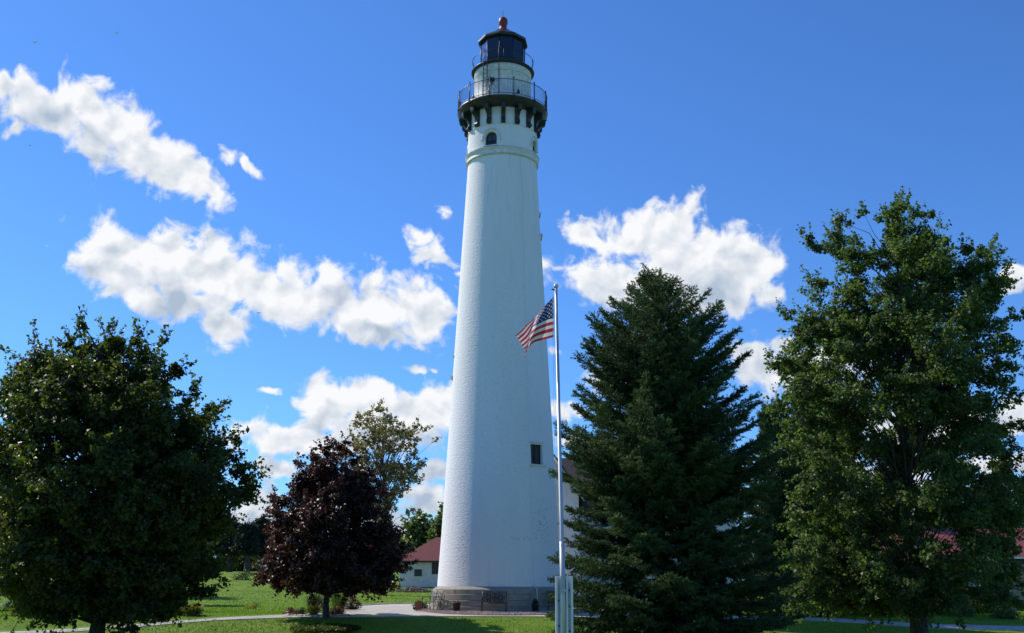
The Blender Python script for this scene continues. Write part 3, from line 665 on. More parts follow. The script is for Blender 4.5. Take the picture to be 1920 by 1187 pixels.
def spruce(name, label, D, base_px, prof, seed=1, nbr=230, lm='needle_spruce', shoot=.15, needle=.06, nn=11, group=None, cat='tree', tr=.16, base=None, zlow=.25, tspace=.13):
    rng = np.random.default_rng(seed)
    bx = base[0] if base else at(base_px, 1150, D)[0]; bz = T(bx, D)
    A = sorted([(at(960, py, D)[2] - bz, bx - at(l, py, D)[0], at(r, py, D)[0] - bx) for py, l, r in prof])
    Z = np.array([a[0] for a in A]); RL = np.array([a[1] for a in A]); RR = np.array([a[2] for a in A]); zt = Z[-1]
    root = empty(name, (bx, D, bz), label=label, cat=cat, group=group)
    mb = MB(); mb.tube([(0, 0, -.1), (0, 0, zt * .5), (0, 0, zt)], [tr, tr * .55, .012], 8, False)
    SP = []; SD = []; ST = []
    def shoots(p0, d0, ln, tn):   # a twig with side shoots
        m = max(2, int(ln / (shoot * .42))); s = np.linspace(.15, 1, m)[:, None]; pos = p0 + d0 * ln * s
        side = np.cross(d0, np.array([0, 0, 1.])); side = side / (np.linalg.norm(side) + 1e-6)
        sg = np.where(np.arange(m) % 2 == 0, 1., -1.)[:, None]
        dd = nrm(d0 * .9 + side * sg * rng.uniform(.3, .9, (m, 1)) + rng.normal(0, .22, (m, 3)) + np.array([0, 0, .05]))
        SP.append(pos); SD.append(dd); ST.append(np.full(m, tn) + s[:, 0] * .28)
        SP.append(pos[-1:]); SD.append(d0[None]); ST.append(np.array([tn + .25]))
    for i in range(nbr):
        per = 12; tier = i // per; tfac = .90 + .16 * math.sin(tier * 2.4 + seed) * (1 if tier % 2 else -.4); f = min(1, (tier + .5) * per / nbr); f = 1 - (1 - f) ** 1.12; z0 = zlow + (zt * .985 - zlow) * f + rng.uniform(-.045, .045)
        ph = (i % per) * 2 * math.pi / per + tier * 1.1 + rng.uniform(-.22, .22)
        rx = np.interp(z0, Z, RR) if math.cos(ph) > 0 else np.interp(z0, Z, RL); rd = (np.interp(z0, Z, RR) + np.interp(z0, Z, RL)) / 2
        R0 = math.hypot(rx * math.cos(ph), rd * math.sin(ph)) * min(1.02, rng.uniform(.86, 1.10) * tfac) + .05
        h = f; a = -.40 + 1.2 * h ** 1.3; c = .32 - .15 * h; z00 = z0 - (a + c) * R0 * .8
        z00 = max(z00, .15)
        dirh = np.array([math.cos(ph), math.sin(ph), 0]); n = max(4, int(R0 / .16)); ss = np.linspace(0, 1, n + 1)
        pts = np.array([dirh * R0 * s + np.array([0, 0, z00 + R0 * (a * s + c * s * s)]) for s in ss]) + rng.normal(0, .012, (n + 1, 3))
        lat = rng.normal(0, .10); perp = np.array([-dirh[1], dirh[0], 0]); pts += perp * (ss ** 2)[:, None] * lat * R0
        mb.tube([pts[0], pts[n // 2], pts[-1]], [.012 + .010 * R0, .008 + .005 * R0, .004], 4, False)
        tn = rng.uniform(.15, .60)
        nt = max(4, int(R0 / tspace)); 
        for q in range(nt):
            s = .18 + .82 * (q + rng.uniform(0, .6)) / nt; s = min(s, 1.0)
            p = np.array([np.interp(s, ss, pts[:, k]) for k in range(3)]); tg = dirh + np.array([0, 0, a + 2 * c * s]); tg /= np.linalg.norm(tg)
            for sd in (1, -1):
                ln = min((.12 + .34 * R0 * (1 - s) ** .8 * (.4 + .6 * min(1, s * 2.2))), 1.0) * rng.uniform(.7, 1.15)
                d = nrm(tg * rng.uniform(.75, 1.1) + perp * sd * rng.uniform(.6, 1.0) + np.array([0, 0, rng.uniform(-.38, .10)]))
                shoots(p, d, ln, tn)
            if rng.uniform() < .55: shoots(p, nrm(tg * .5 + rng.normal(0, .25, 3) + np.array([0, 0, -.75 if s < .8 else .2])), .10 + .16 * R0 * (1 - s), tn - .1)
        shoots(pts[-2], nrm(pts[-1] - pts[-2]), .22, tn + .15)
    for k in range(12): shoots(np.array([0, 0, zt - 1.1 + .09 * k]) * np.array([1, 1, 1]), nrm(rng.normal(0, .5, 3) + np.array([0, 0, 1.2])), .75 - .03 * k, .5)
    P = np.concatenate(SP); Dr = nrm(np.concatenate(SD)); Tn = np.concatenate(ST); m = len(P)
    # needles: narrow triangles leaning forward all round each shoot
    P = np.repeat(P, nn, 0); Dr = np.repeat(Dr, nn, 0); Tn = np.repeat(Tn, nn) + rng.normal(0, .08, m * nn)
    s = np.tile(np.linspace(0, 1, nn), m)[:, None] + rng.uniform(-.05, .05, (m * nn, 1))
    o = nrm(np.cross(Dr, rng.normal(size=Dr.shape))); nd = nrm(Dr * .75 + o); b = nrm(np.cross(nd, rng.normal(size=Dr.shape)))
    st = P + Dr * shoot * s; V = np.empty((len(P), 3, 3)); wd = needle * .22
    V[:, 0] = st - b * wd; V[:, 1] = st + b * wd; V[:, 2] = st + nd * needle * rng.uniform(.75, 1.2, (len(P), 1))
    np_mesh('crown', V.reshape(-1, 3), 3, lm, root, Tn); mb.build('trunk', 'bark_grey', root)
    print(name, 'needles', len(P))
    return root
def plant(name, label, cat, x, y, r, h, n, leaf, lm, seed=0, group=None, mode='dome', parent=None, pointy=1.0):
    rng = np.random.default_rng(seed); z = T(x, y)
    if mode == 'dome':
        nc = max(5, n // 60); d = nrm(rng.normal(size=(nc, 3))); d[:, 2] = np.abs(d[:, 2]); cc = d * rng.uniform(.45, .95, (nc, 1)) * np.array([r, r, h]) * .85
        k = rng.integers(0, nc, n); P = cc[k] + nrm(rng.normal(size=(n, 3))) * rng.uniform(0, 1, (n, 1)) ** .5 * r * .36; P[:, 2] = np.abs(P[:, 2]) * 1.0
        Nn = nrm(P) * .6 + rng.normal(0, .6, (n, 3)) + np.array([0, 0, .5]); t = .45 + rng.normal(0, .2, n) + rng.normal(0, .12, nc)[k]
        V = leaves(P, Nn, leaf, leaf * .6 * pointy, rng); o = np_mesh(name, V, 4, lm, None, t)
    else:  # blades from the base
        a = rng.uniform(0, 6.28, n); rr = r * rng.uniform(0, 1, n) ** .6; b = np.c_[np.cos(a) * rr * .45, np.sin(a) * rr * .45, np.zeros(n)]
        tip = np.c_[np.cos(a) * rr * 1.1, np.sin(a) * rr * 1.1, h * rng.uniform(.35, 1.1, n)] + rng.normal(0, .09, (n, 3))
        w = leaf * .5; pr = np.c_[-np.sin(a), np.cos(a), np.zeros(n)]; mid = b * .5 + tip * .5 + np.array([0, 0, .08])
        V = np.empty((n, 4, 3)); V[:, 0] = b - pr * w * .4; V[:, 1] = mid - pr * w; V[:, 2] = tip; V[:, 3] = mid + pr * w
        o = np_mesh(name, V.reshape(-1, 3), 4, lm, None, .5 + rng.normal(0, .2, n))
    o.location = (x, y, z + .0)
    return tag(o, label, cat, group)

def build_trees():
    broadleaf('maple_tree', 'big dark green maple with low spreading crown, nearest tree on the left', 'tree', 31, 185,
        [(600,140,165),(625,118,200),(650,110,265),(690,60,325),(720,30,350),(760,-15,402),(810,-40,436),(860,-60,462),(900,-70,486),(940,-70,486),(1000,-65,462),(1060,-50,430),(1110,-20,400),(1150,30,330),(1172,60,290)],
        leaf=.112, nb=210, nleaf=160000, lm='leaf_maple', tr=.20, seed=11, br=(.50, 1.0), inner=.45, gap=.72,
        extra=[(155,612,.32,0),(305,640,.25,.3),(262,640,.3,-.2),(335,700,.4,0),(355,740,.35,0),(398,765,.35,.2),(425,825,.4,-.1),(455,880,.5,.1),(465,920,.5,-.2),(50,722,.5,0),(10,760,.5,0),(130,655,.35,.1),(340,1040,.6,-.6),(400,1060,.5,-.3),(40,1150,.45,-.5),(110,1160,.45,-.5),(240,1155,.5,-.6),(20,1090,.5,-.3)])
    broadleaf('purple_maple', 'dark purple leaved maple on a single trunk in the lawn left of the tower', 'tree', 53, 612,
        [(832,600,650),(850,570,672),(880,555,700),(910,545,715),(940,520,735),(970,500,750),(1000,490,765),(1040,480,768),(1075,482,760),(1100,488,745),(1114,510,715)],
        leaf=.125, nb=165, nleaf=100000, lm='leaf_purple', tr=.15, seed=22, br=(.45, .90), gap=.68, inner=.42,
        extra=[(640,832,.35,0),(600,840,.3,0),(560,868,.35,0),(520,935,.4,0),(515,960,.4,0),(755,1025,.35,0),(765,1060,.3,0),(497,1088,.4,0),(728,1088,.45,0),(660,1106,.35,0),(545,1106,.3,0)])
    broadleaf('sparse_tree', 'thin crowned tree with yellowing leaves rising behind the purple maple', 'tree', 86, 712,
        [(758,700,725),(775,670,745),(800,640,770),(820,628,815),(850,630,790),(880,640,800),(920,650,795),(950,680,780),(985,690,765)],
        leaf=.19, nb=110, nleaf=9500, lm='leaf_autumn', bark='bark_grey', tr=.30, seed=33, br=(.45, .75), inner=.5, limb=.5, sprig=1, trunk_to=.8, gap=.8, up=1.3,
        extra=[(800,805,.5,0),(785,800,.5,0),(815,825,.35,0),(712,765,.5,0),(735,790,.5,0),(680,790,.5,0),(770,960,.6,0),(790,870,.5,0)])
    spruce('spruce_tree', 'large dark green spruce right of the flagpole with branches to the ground', 30, 1243,
        [(512,1243,1243.5),(535,1200,1280),(560,1160,1315),(595,1128,1348),(640,1096,1382),(690,1078,1408),(740,1070,1420),(800,1054,1432),(880,1040,1448),(1000,1034,1465),(1100,1034,1478),(1195,1044,1480)], seed=44, nbr=286, tr=.18, nn=12, needle=.066)
    broadleaf('silver_maple', 'tallest leafy green tree with an open upswept crown on the right', 'tree', 37, 1722,
        [(366,1680,1700),(395,1600,1755),(430,1552,1782),(470,1522,1838),(510,1508,1882),(560,1492,1902),(620,1475,1915),(690,1445,1925),(760,1450,1935),(840,1455,1940),(920,1460,1940),(1000,1475,1935),(1070,1490,1910),(1150,1510,1850)],
        leaf=.105, nb=290, nleaf=215000, lm='leaf_silver', bark='bark_grey', tr=.26, seed=55, br=(.42, .92), inner=.58, gap=.74, limb=.38, up=1.0,
        extra=[(1688,385,.4,0),(1735,400,.4,.3),(1580,418,.45,0),(1530,460,.45,0),(1512,448,.3,0),(1620,400,.3,0),(1480,590,.4,0),(1450,680,.45,0),(1845,470,.45,0),(1880,520,.35,0),(1915,590,.45,0),(1460,760,.5,.5),(1910,740,.4,0),(1600,1090,.6,-1),(1650,1110,.5,-1),(1540,1080,.6,-1)] + [(1490 + k * 31 % 430, 1020 + (k * 53) % 132, .50 + .03 * (k % 5), -1.6 + (k % 7) * .5) for k in range(50)])
    # darker evergreens and trees behind
    spruce('spruce_tree', 'dark spruce mostly hidden behind the open crowned maple', 58, 1545,
        [(690,1545,1546),(760,1490,1600),(850,1455,1640),(950,1440,1665),(1050,1435,1680),(1148,1440,1690)], seed=66, nbr=231, nn=8, shoot=.24, needle=.13, tspace=.2)
    spruce('spruce_tree', 'small dark spruce in the gap between the large spruce and the maple', 56, 1462,
        [(760,1462,1463),(850,1420,1510),(950,1400,1530),(1050,1390,1545),(1150,1385,1550)], seed=67, nbr=198, nn=8, shoot=.24, needle=.13, tspace=.2)
    g = 'pines far behind the left maple'
    for i, (px, D, top, hw) in enumerate([(372, 120, 960, 40), (425, 118, 985, 30), (458, 112, 990, 26), (486, 118, 978, 28), (520, 124, 985, 28), (330, 126, 950, 34), (555, 122, 995, 26)]):
        lab = {486: 'dark pine rising highest in the gap between the two left maples', 458: 'dark pine just left of the highest one in the gap between the left maples', 520: 'dark pine whose left edge shows beside the purple maple crown',
               425: 'dark pine half covered by the right edge of the big left maple', 372: 'dark pine behind the lower right crown of the big left maple', 330: 'dark pine deep behind the middle of the big left maple', 555: 'dark pine hidden behind the purple maple crown'}[px]
        spruce('pine_tree', lab, D, px, [(top, px, px + .5), (top + 22, px - hw * .5, px + hw * .5), (top + 50, px - hw, px + hw), (top + 80, px - hw * .9, px + hw * .9), (1068, px - hw * .6, px + hw * .6)], seed=70 + i, nbr=110, nn=6, shoot=.4, needle=.26, lm='needle_far', tr=.35, group=g, zlow=2.2, tspace=.34)
    def far(px, D, top, hw, bot, label, seed, lm='leaf_far', n=9000, **k):
        broadleaf(k.pop('name', 'leafy_tree'), label, 'tree', D, px, [(top, px - hw * .3, px + hw * .3), (top + (bot - top) * .25, px - hw * .8, px + hw * .8), (top + (bot - top) * .6, px - hw, px + hw), (bot, px - hw * .7, px + hw * .7)],
                  leaf=k.pop('leaf', .30), nb=k.pop('nb', 34), nleaf=n, lm=lm, tr=.3, seed=seed, br=(1.0, 1.7), sprig=1, twigs=False, **k)
    far(785, 128, 968, 42, 1050, 'light green tree behind the red roofed shed', 81, 'leaf_fresh', 4200, inner=.5, leaf=.36, nb=30)
    far(838, 124, 955, 34, 1050, 'light green tree behind the shed, partly covered by the tower', 82, 'leaf_fresh', 5000, leaf=.36)
    far(715, 132, 985, 40, 1060, 'green tree low behind the purple maple', 83, 'leaf_far', 7000)
    far(560, 130, 990, 40, 1062, 'green tree beyond the lawn left of the purple maple', 84, 'leaf_fresh', 7000)
    far(250, 84, 900, 90, 1070, 'leafy tree behind the big left maple casting shade on the lawn', 85, n=14000, leaf=.26)
    far(120, 100, 930, 90, 1065, 'leafy tree behind the left half of the big maple', 86, n=12000)
    far(-40, 90, 880, 110, 1070, 'leafy tree at the left border of the photo', 87, n=12000)
    far(340, 70, 985, 55, 1085, 'small round leafy tree on the lawn behind the big left maple', 88, n=9000, leaf=.2, nb=30)
    far(1640, 72, 880, 90, 1100, 'dark leafy tree left of the red roofed house on the right', 89, n=14000, leaf=.24)
    far(1890, 88, 850, 110, 1070, 'leafy tree behind the red roofed house on the right', 90, n=14000, leaf=.28)
    far(1760, 100, 900, 90, 1070, 'leafy tree beyond the ridge of the red roofed house', 91, n=12000)
    far(1330, 100, 860, 150, 1080, 'leafy tree behind the large spruce', 92, n=14000)
    far(1500, 90, 900, 100, 1100, 'leafy tree behind the smaller spruces', 93, n=13000)
build_trees()
def build_woods():
    rng = np.random.default_rng(4)
    def mass(px0, px1, D, top, n, seed, name):
        x0 = at(px0, 1090, D)[0]; x1 = at(px1, 1090, D)[0]; H = at(960, top, D)[2]; k = int((x1 - x0) / 2.2)
        cx = rng.uniform(x0, x1, k * 3); cy = rng.uniform(D - 5, D + 9, k * 3); hh = (H - T(x0, D)) * rng.uniform(.45, 1.0, k * 3) * (1 + .18 * np.sin(cx * .21)); gz = terrain(cx, cy); cz = gz + hh * rng.uniform(.15, .85, k * 3)
        j = rng.integers(0, k * 3, n); P = np.c_[cx, cy, cz][j] + nrm(rng.normal(size=(n, 3))) * rng.uniform(0, 1, (n, 1)) ** .4 * np.array([2.4, 2.2, 1.9]); P[:, 2] = np.maximum(P[:, 2], gz[j] + .1)
        tag(np_mesh(name, leaves(P, rng.normal(0, .8, (n, 3)) + np.array([0, 0, .6]), .75, .7, rng), 4, 'leaf_far', None, .45 + rng.normal(0, .2, n)), 'dense dark wood closing the lawn far behind the trees', 'wood', kind='stuff')
    mass(-500, 860, 165, 1025, 26000, 1, 'woods'); mass(1080, 2500, 150, 1010, 24000, 2, 'woods')
build_woods()

# ------------------------------------------------------------------ buildings
def build_shed():
    D = 96; x0 = at(748, 1100, D)[0]; g = T(-8, D); x1 = x0 + 16; ze = at(780, 1051, D)[2]; zr = at(780, 1017, D)[2] + .05; dep = 5.4
    root = empty('shed', ((x0 + x1) / 2, D, g), label='low white shed with a dark red roof behind the tower', cat='shed')
    ox, oy, oz = (x0 + x1) / 2, D, g; w = x1 - x0; h = ze - g
    mb = MB(); mb.box((0, dep / 2, h / 2 - .3), (w, dep, h + .6)); mb.build('wall', 'white_stucco', root)
    mb = MB(); hw = w / 2 + .35; r = zr - g + .5; hr = r - h
    vs = [(-hw, -.4, h - .02), (hw, -.4, h - .02), (hw, dep + .4, h - .02), (-hw, dep + .4, h - .02), (-hw + 3.3, dep / 2, r), (hw - 3.3, dep / 2, r)]
    vs += [(a, b, c - .14) for a, b, c in vs[:4]]
    mb.add(vs, [(0, 1, 5, 4), (2, 3, 4, 5), (3, 0, 4), (1, 2, 5), (0, 6, 7, 1), (1, 7, 8, 2), (2, 8, 9, 3), (3, 9, 6, 0), (6, 9, 8, 7)])
    rf = mb.build('roof', 'red_shingle', root)
    mb = MB(); mb.box((0, -.43, h - .10), (2 * hw, .05, .14)); mb.build('fascia', 'rust_dark', rf)
    for px, wd, hh, zc in ((784, .58, .52, 1074), (816, .5, .9, 1066)):
        q = at(px, zc, D); mb = MB(); mb.box((q[0] - ox, -.015, q[2] - g), (wd, .02, hh)); wn = mb.build('window', 'window_glass', root)
        mb = MB()
        for s in (-1, 1): mb.box((q[0] - ox + s * wd / 2, -.04, q[2] - g), (.06, .06, hh + .06))
        for s in (-1, 1): mb.box((q[0] - ox, -.04, q[2] - g + s * hh / 2), (wd - .06, .06, .06))
        mb.build('frame', 'rust_dark', wn)
build_shed()
def build_quarters():
    D = 72; root = empty('keepers_house', (0, D, 0), label='white house with a dark shingled roof between the tower and the large spruce', cat='house')
    a = at(1045, 846, D); g = 0; zr = a[2]; zb = at(1045, 868, D)[2]; x0 = at(985, 850, D)[0]; x1 = x0 + 14
    h = at(1085, 960, D)[2]
    mb = MB(); mb.box(((x0 + x1) / 2, 4, h / 2), (x1 - x0, 8, h)); mb.build('wall', 'white_stucco', root)
    mb = MB(); vs = [(x0 - .4, -.5, h), (x1 + .4, -.5, h), (x1 + .4, 8.5, h), (x0 - .4, 8.5, h), (x0 - .4, 4, zr), (x1 + .4, 4, zr)]
    mb.add(vs, [(0, 1, 5, 4), (2, 3, 4, 5), (3, 0, 4), (1, 2, 5), (0, 3, 2, 1)]); mb.build('roof', 'dark_shingle', root)
    # gabled front wing: its slope falls to the right beside the flagpole
    xc = at(1026, 850, D - 3)[0]; xr = at(1085, 935, D - 3)[0]; zt = at(1036, 858, D - 3)[2] + .55; ze = at(1085, 925, D - 3)[2]; hw = xr - xc
    mb = MB(); poly = [(xc - hw, 0), (xr, 0), (xr, ze), (xc, zt), (xc - hw, ze)]
    n = 5; vs = [(x, -3, z) for x, z in poly] + [(x, 1, z) for x, z in poly]; mb.add(vs, [tuple(range(n)), tuple(range(n, 2 * n))[::-1]] + [(i, n + i, n + (i + 1) % n, (i + 1) % n) for i in range(n)])
    mb.build('gable_wall', 'white_stucco', root)
    mb = MB()
    for s in (-1, 1):
        e = Vector((xc + s * (hw + .35), 0, ze - .35 * (zt - ze) / hw)); t = Vector((xc, 0, zt)); dv = e - t; L_ = dv.length; ang = math.atan2(-dv.z, dv.x * s)
        c = (e + t) / 2; mb.box((c.x, -1, c.z + .12), (L_, 4.7, .16), ry=s * ang)
    rf = mb.build('gable_roof', 'dark_shingle', root)
    mb = MB()
    e = Vector((xr + .35, -3.37, ze - .35 * (zt - ze) / hw)); t = Vector((xc, -3.37, zt))
    mb.tube([t, e], .07, 4); mb.build('barge_board', 'white_trim', rf)
    q = at(1092, 1040, D - 3)
    mb = MB(); mb.box((xc + .3, -3.02, 3.3), (1, .04, 1.5)); wn = mb.build('window', 'window_glass', root)
    mb = MB(); mb.box((xc + .3, -3.05, 2.5), (1.2, .1, .08)); mb.build('sill', 'white_trim', wn)
build_quarters()
def build_right_house():
    D = 66; root = empty('red_roofed_house', (0, D, 0), label='low house with red roof and white eaves behind the right hand tree', cat='house')
    x0 = at(1640, 1100, D)[0]; x1 = at(2080, 1100, D)[0]; h = at(1800, 1043, D)[2]; r = at(1800, 990, D + 4)[2]; w = x1 - x0; xm = (x0 + x1) / 2
    mb = MB(); mb.box((xm, 4, h / 2 - .1), (w, 8, h + .2)); mb.build('wall', 'blue_siding', root)
    mb = MB(); a, b = x0 - .5, x1 + .5
    mb.add([(a, -.7, h), (b, -.7, h), (b, 8.6, h), (a, 8.6, h), (a + 2, 4, r), (b - 2, 4, r), (a, -.7, h - .14), (b, -.7, h - .14), (b, 8.6, h - .14), (a, 8.6, h - .14)],
           [(0, 1, 5, 4), (2, 3, 4, 5), (3, 0, 4), (1, 2, 5), (0, 6, 7, 1), (1, 7, 8, 2), (2, 8, 9, 3), (3, 9, 6, 0), (6, 9, 8, 7)])
    rf = mb.build('roof', 'red_shingle', root)
    mb = MB(); mb.box((xm, -.73, h - .09), (b - a, .05, .12)); mb.build('gutter', 'white_trim', rf)
    q0 = at(1889, 1090, D)[0]; mb = MB(); mb.box(((q0 + x1) / 2, -.06, 1.35), (x1 - q0, .10, 2.7)); mb.build('brick_wall', 'cream_brick', root)
    mb = MB(); c = at(1851, 1075, D); mb.box((c[0], -.6, h / 2 - .05), (.28, .28, h - .1)); mb.build('porch_post', 'white_paint_worn', root)
    for px in (1700, 1770, 1820):
        c = at(px, 1080, D); mb = MB(); mb.box((c[0], -.02, c[2]), (.9, .03, 1.1)); wn = mb.build('window', 'window_glass', root)
        mb = MB()
        for s in (-1, 1): mb.box((c[0] + s * .47, -.04, c[2]), (.07, .06, 1.2)); mb.box((c[0], -.04, c[2] + s * .58), (.87, .06, .07))
        mb.build('frame', 'white_trim', wn)
    c = at(1874, 1085, D); mb = MB(); mb.box((c[0], -.03, 1.05), (.95, .05, 2.1)); dr = mb.build('door', 'rust_dark', root)
    mb = MB(); mb.ball((c[0] + .38, -.08, 1.0), .04, 8); mb.build('handle', 'galvanised', dr)
    # drive in front of the brick wall
    strip('driveway', [gp(1868, 1126), gp(1960, 1126), gp(2100, 1126)], [gp(1868, 1142), gp(1960, 1142), gp(2100, 1142)], 'concrete', .03, 4)
build_right_house()

# ------------------------------------------------------------------ flagpole, post and flag
def build_flagpole():
    D = 22.6; b = at(1055, 1080, D); t = at(1042.5, 540, D); s = (t - b) / (t[2] - b[2]); foot = b - s * b[2]
    root = empty('flagpole', tuple(foot), label='white metal flagpole clamped between two galvanised posts', cat='flagpole')
    def on(z): return Vector(s * z)
    mb = MB(); H = t[2]; mb.tube([on(.25), on(b[2] + .7)], .055, 14); mb.tube([on(b[2] + .7), on(b[2] + .72), on(H)], [.055, .044, .030], 14); mb.build('pole', 'galvanised', root)
    mb = MB(); p = on(H + .04); mb.ball(p, .055, 14); mb.build('finial', 'galvanised', root)
    mb = MB(); mb.tube([on(H - .03) + Vector((-.02, 0, 0)), on(H - .03) + Vector((-.10, -.02, -.01))], .016, 6); mb.build('pulley', 'black_iron', root)
    top = b[2]
    mb = MB(); mb.box((0, .052, (top - .4) / 2 - .01), (.20, .012, top + .38)); mb.build('back_plate', 'white_paint_worn', root)
    for sg in (-1, 1):   # U-shaped channels standing back to back with the pole between
        mb = MB(); x = sg * .105
        mb.box((x, .04, (top - .4) / 2), (.125, .012, top + .4)); mb.box((x + sg * .068, -.02, (top - .4) / 2), (.012, .12, top + .4)); mb.box((x + sg * .052, -.084, (top - .4) / 2), (.045, .010, top + .4)); mb.box((x - sg * .058, -.0, (top - .4) / 2), (.010, .078, top + .4))
        mb.box((x - sg * .045, -.042, (top - .4) / 2), (.035, .010, top + .4))
        ch = mb.build('channel_post', 'white_paint_worn', root)
        for z in ((.98, .50, 1.30) if sg > 0 else (.60, 1.10)):
            mb = MB(); mb.tube([(x + sg * .005, .03, z), (x + sg * .005, .0, z)], .016, 8); mb.build('bolt_hole', 'rust_dark', ch)
    mb = MB(); mb.box((0, -.045, 1.30), (.10, .03, .05)); mb.tube([(-.03, -.09, 1.22), (-.03, -.07, 1.30), (-.03, -.09, 1.42)], .012, 6); mb.build('cleat', 'galvanised', root)
    # halyard: two lines on the left of the pole
    mb = MB(); a = on(H - .05) + Vector((-.085, 0, 0)); e = on(1.33) + Vector((-.03, -.09, 0)); m = (a + e) / 2 + Vector((-.05, 0, 0))
    mb.tube([a, m, e], .0045, 4); mb.tube([a + Vector((.02, 0, 0)), m + Vector((.035, 0, 0)), e + Vector((.01, 0, 0))], .004, 4)
    mb.build('halyard', 'rope', root)
    # flag
    m = bpy.data.materials.new('flag_cloth'); m.use_nodes = True; MATS['flag_cloth'] = m; nt = m.node_tree; N = nt.nodes; L = nt.links; bs = N['Principled BSDF']; bs.inputs['Roughness'].default_value = .75
    uv = N.new('ShaderNodeUVMap'); uv.uv_map = 'cloth'; sx = N.new('ShaderNodeSeparateXYZ'); L.new(uv.outputs[0], sx.inputs[0]); U, Vv = sx.outputs[0], sx.outputs[1]
    def mth(op, a, c=None):
        n = N.new('ShaderNodeMath'); n.operation = op
        for i, v in enumerate((a, c)):
            if v is None: continue
            if isinstance(v, (int, float)): n.inputs[i].default_value = v
            else: L.new(v, n.inputs[i])
        return n.outputs[0]
    stripe = mth('LESS_THAN', mth('MODULO', mth('MULTIPLY', Vv, 13), 2), 1)          # v runs down from the top: red first
    canton = mth('MULTIPLY', mth('LESS_THAN', U, .4), mth('LESS_THAN', Vv, 7 / 13))
    # nine rows of six and five stars
    cu = mth('MULTIPLY', U, 12 / .4); cv = mth('MULTIPLY', Vv, 10 / (7 / 13))
    fu = mth('SUBTRACT', cu, mth('ROUND', cu)); fv = mth('SUBTRACT', cv, mth('ROUND', cv))
    par = mth('MODULO', mth('ADD', mth('ROUND', cu), mth('ROUND', cv)), 2)
    even = mth('LESS_THAN', mth('ABSOLUTE', par), .5)
    ins = mth('MULTIPLY', mth('MULTIPLY', mth('GREATER_THAN', cu, .5), mth('LESS_THAN', cu, 11.5)), mth('MULTIPLY', mth('GREATER_THAN', cv, .5), mth('LESS_THAN', cv, 9.5)))
    dist = mth('SQRT', mth('ADD', mth('MULTIPLY', fu, fu), mth('MULTIPLY', fv, fv))); th = mth('ARCTAN2', fu, mth('MULTIPLY', fv, -1))
    star = mth('LESS_THAN', dist, mth('ADD', .30, mth('MULTIPLY', mth('COSINE', mth('MULTIPLY', th, 5)), .12)))
    star = mth('MULTIPLY', mth('MULTIPLY', star, even), ins)
    def mixc(f, a, c):
        n = N.new('ShaderNodeMix'); n.data_type = 'RGBA'; L.new(f, n.inputs[0])
        for i, v in ((6, a), (7, c)):
            if isinstance(v, tuple): n.inputs[i].default_value = (*v, 1)
            else: L.new(v, n.inputs[i])
        return n.outputs[2]
    W = (.75, .73, .72)
    col = mixc(canton, mixc(stripe, W, (.50, .035, .045)), mixc(star, (.020, .035, .13), W)); L.new(col, bs.inputs['Base Color'])
    tr = N.new('ShaderNodeBsdfTranslucent'); L.new(col, tr.inputs[0]); mx = N.new('ShaderNodeMixShader'); mx.inputs[0].default_value = .35
    L.new(bs.outputs[0], mx.inputs[1]); L.new(tr.outputs[0], mx.inputs[2]); L.new(mx.outputs[0], N['Material Output'].inputs[0])
    # control points: rows v = 0..1 down the hoist, columns u = 0..1 to the fly; (px, py, depth in m)
    ctl = [
     [(1038,556,0),(1024,571,-.02),(1012,584,.04),(1004,594,.10),(992,605,.10),(980,617,.08),(967,629,.06)],
     [(1038,575,0),(1024,583,-.06),(1011,594,-.10),(1003,602,.06),(993,616,.10),(984,628,.08),(973,638,.06)],
     [(1038,594,0),(1023,598,-.06),(1007,607,-.18),(999,612,.00),(995,629,.09),(989,640,.10),(979,648,.08)],
     [(1038,613,0),(1022,617,-.05),(1003,625,-.20),(994,633,-.12),(993,640,.05),(990,650,.09),(985,658,.08)],
     [(1038,632,0),(1020,637,-.02),(1001,642,-.10),(993,650,-.18),(988,657,-.06),(986,664,.02),(982,672,-.04)]]
    A = np.array([[np.append(at(px, py, D + dy)[[0, 2]], D + dy)[[0, 2, 1]] for px, py, dy in row] for row in ctl])
    nu, nv = 72, 52
    def cr(P, t):
        n = len(P) - 1; x = t * n; i = min(int(x), n - 1); f = x - i; p0 = P[max(i - 1, 0)]; p1 = P[i]; p2 = P[i + 1]; p3 = P[min(i + 2, n)]
        return .5 * ((2 * p1) + (-p0 + p2) * f + (2 * p0 - 5 * p1 + 4 * p2 - p3) * f * f + (-p0 + 3 * p1 - 3 * p2 + p3) * f ** 3)
    me = bpy.data.meshes.new('flag'); vs = []
    for j in range(nv + 1):
        col = np.array([cr(A[:, k], j / nv) for k in range(A.shape[1])])
        for i in range(nu + 1):
            p = cr(col, i / nu); p = p + np.array([0, .012 * math.sin(i * .33 + j * .12), 0]) * min(1, i / 10); vs.append(tuple(p - A[0, 0]))
    fs = [(j * (nu + 1) + i, j * (nu + 1) + i + 1, (j + 1) * (nu + 1) + i + 1, (j + 1) * (nu + 1) + i) for j in range(nv) for i in range(nu)]
    me.from_pydata(vs, [], fs); ul = me.uv_layers.new(name='cloth')
    for l in me.loops: j, i = divmod(l.vertex_index, nu + 1); ul.data[l.index].uv = (i / nu, min(.9999, j / nv))
    me.polygons.foreach_set('use_smooth', [True] * len(fs)); me.materials.append(m); me.update()
    o = bpy.data.objects.new('flag', me); C.objects.link(o); o.location = tuple(A[0, 0])
    tag(o, 'red, white and blue stars and stripes flag hanging limp from the flagpole', 'flag')
build_flagpole()

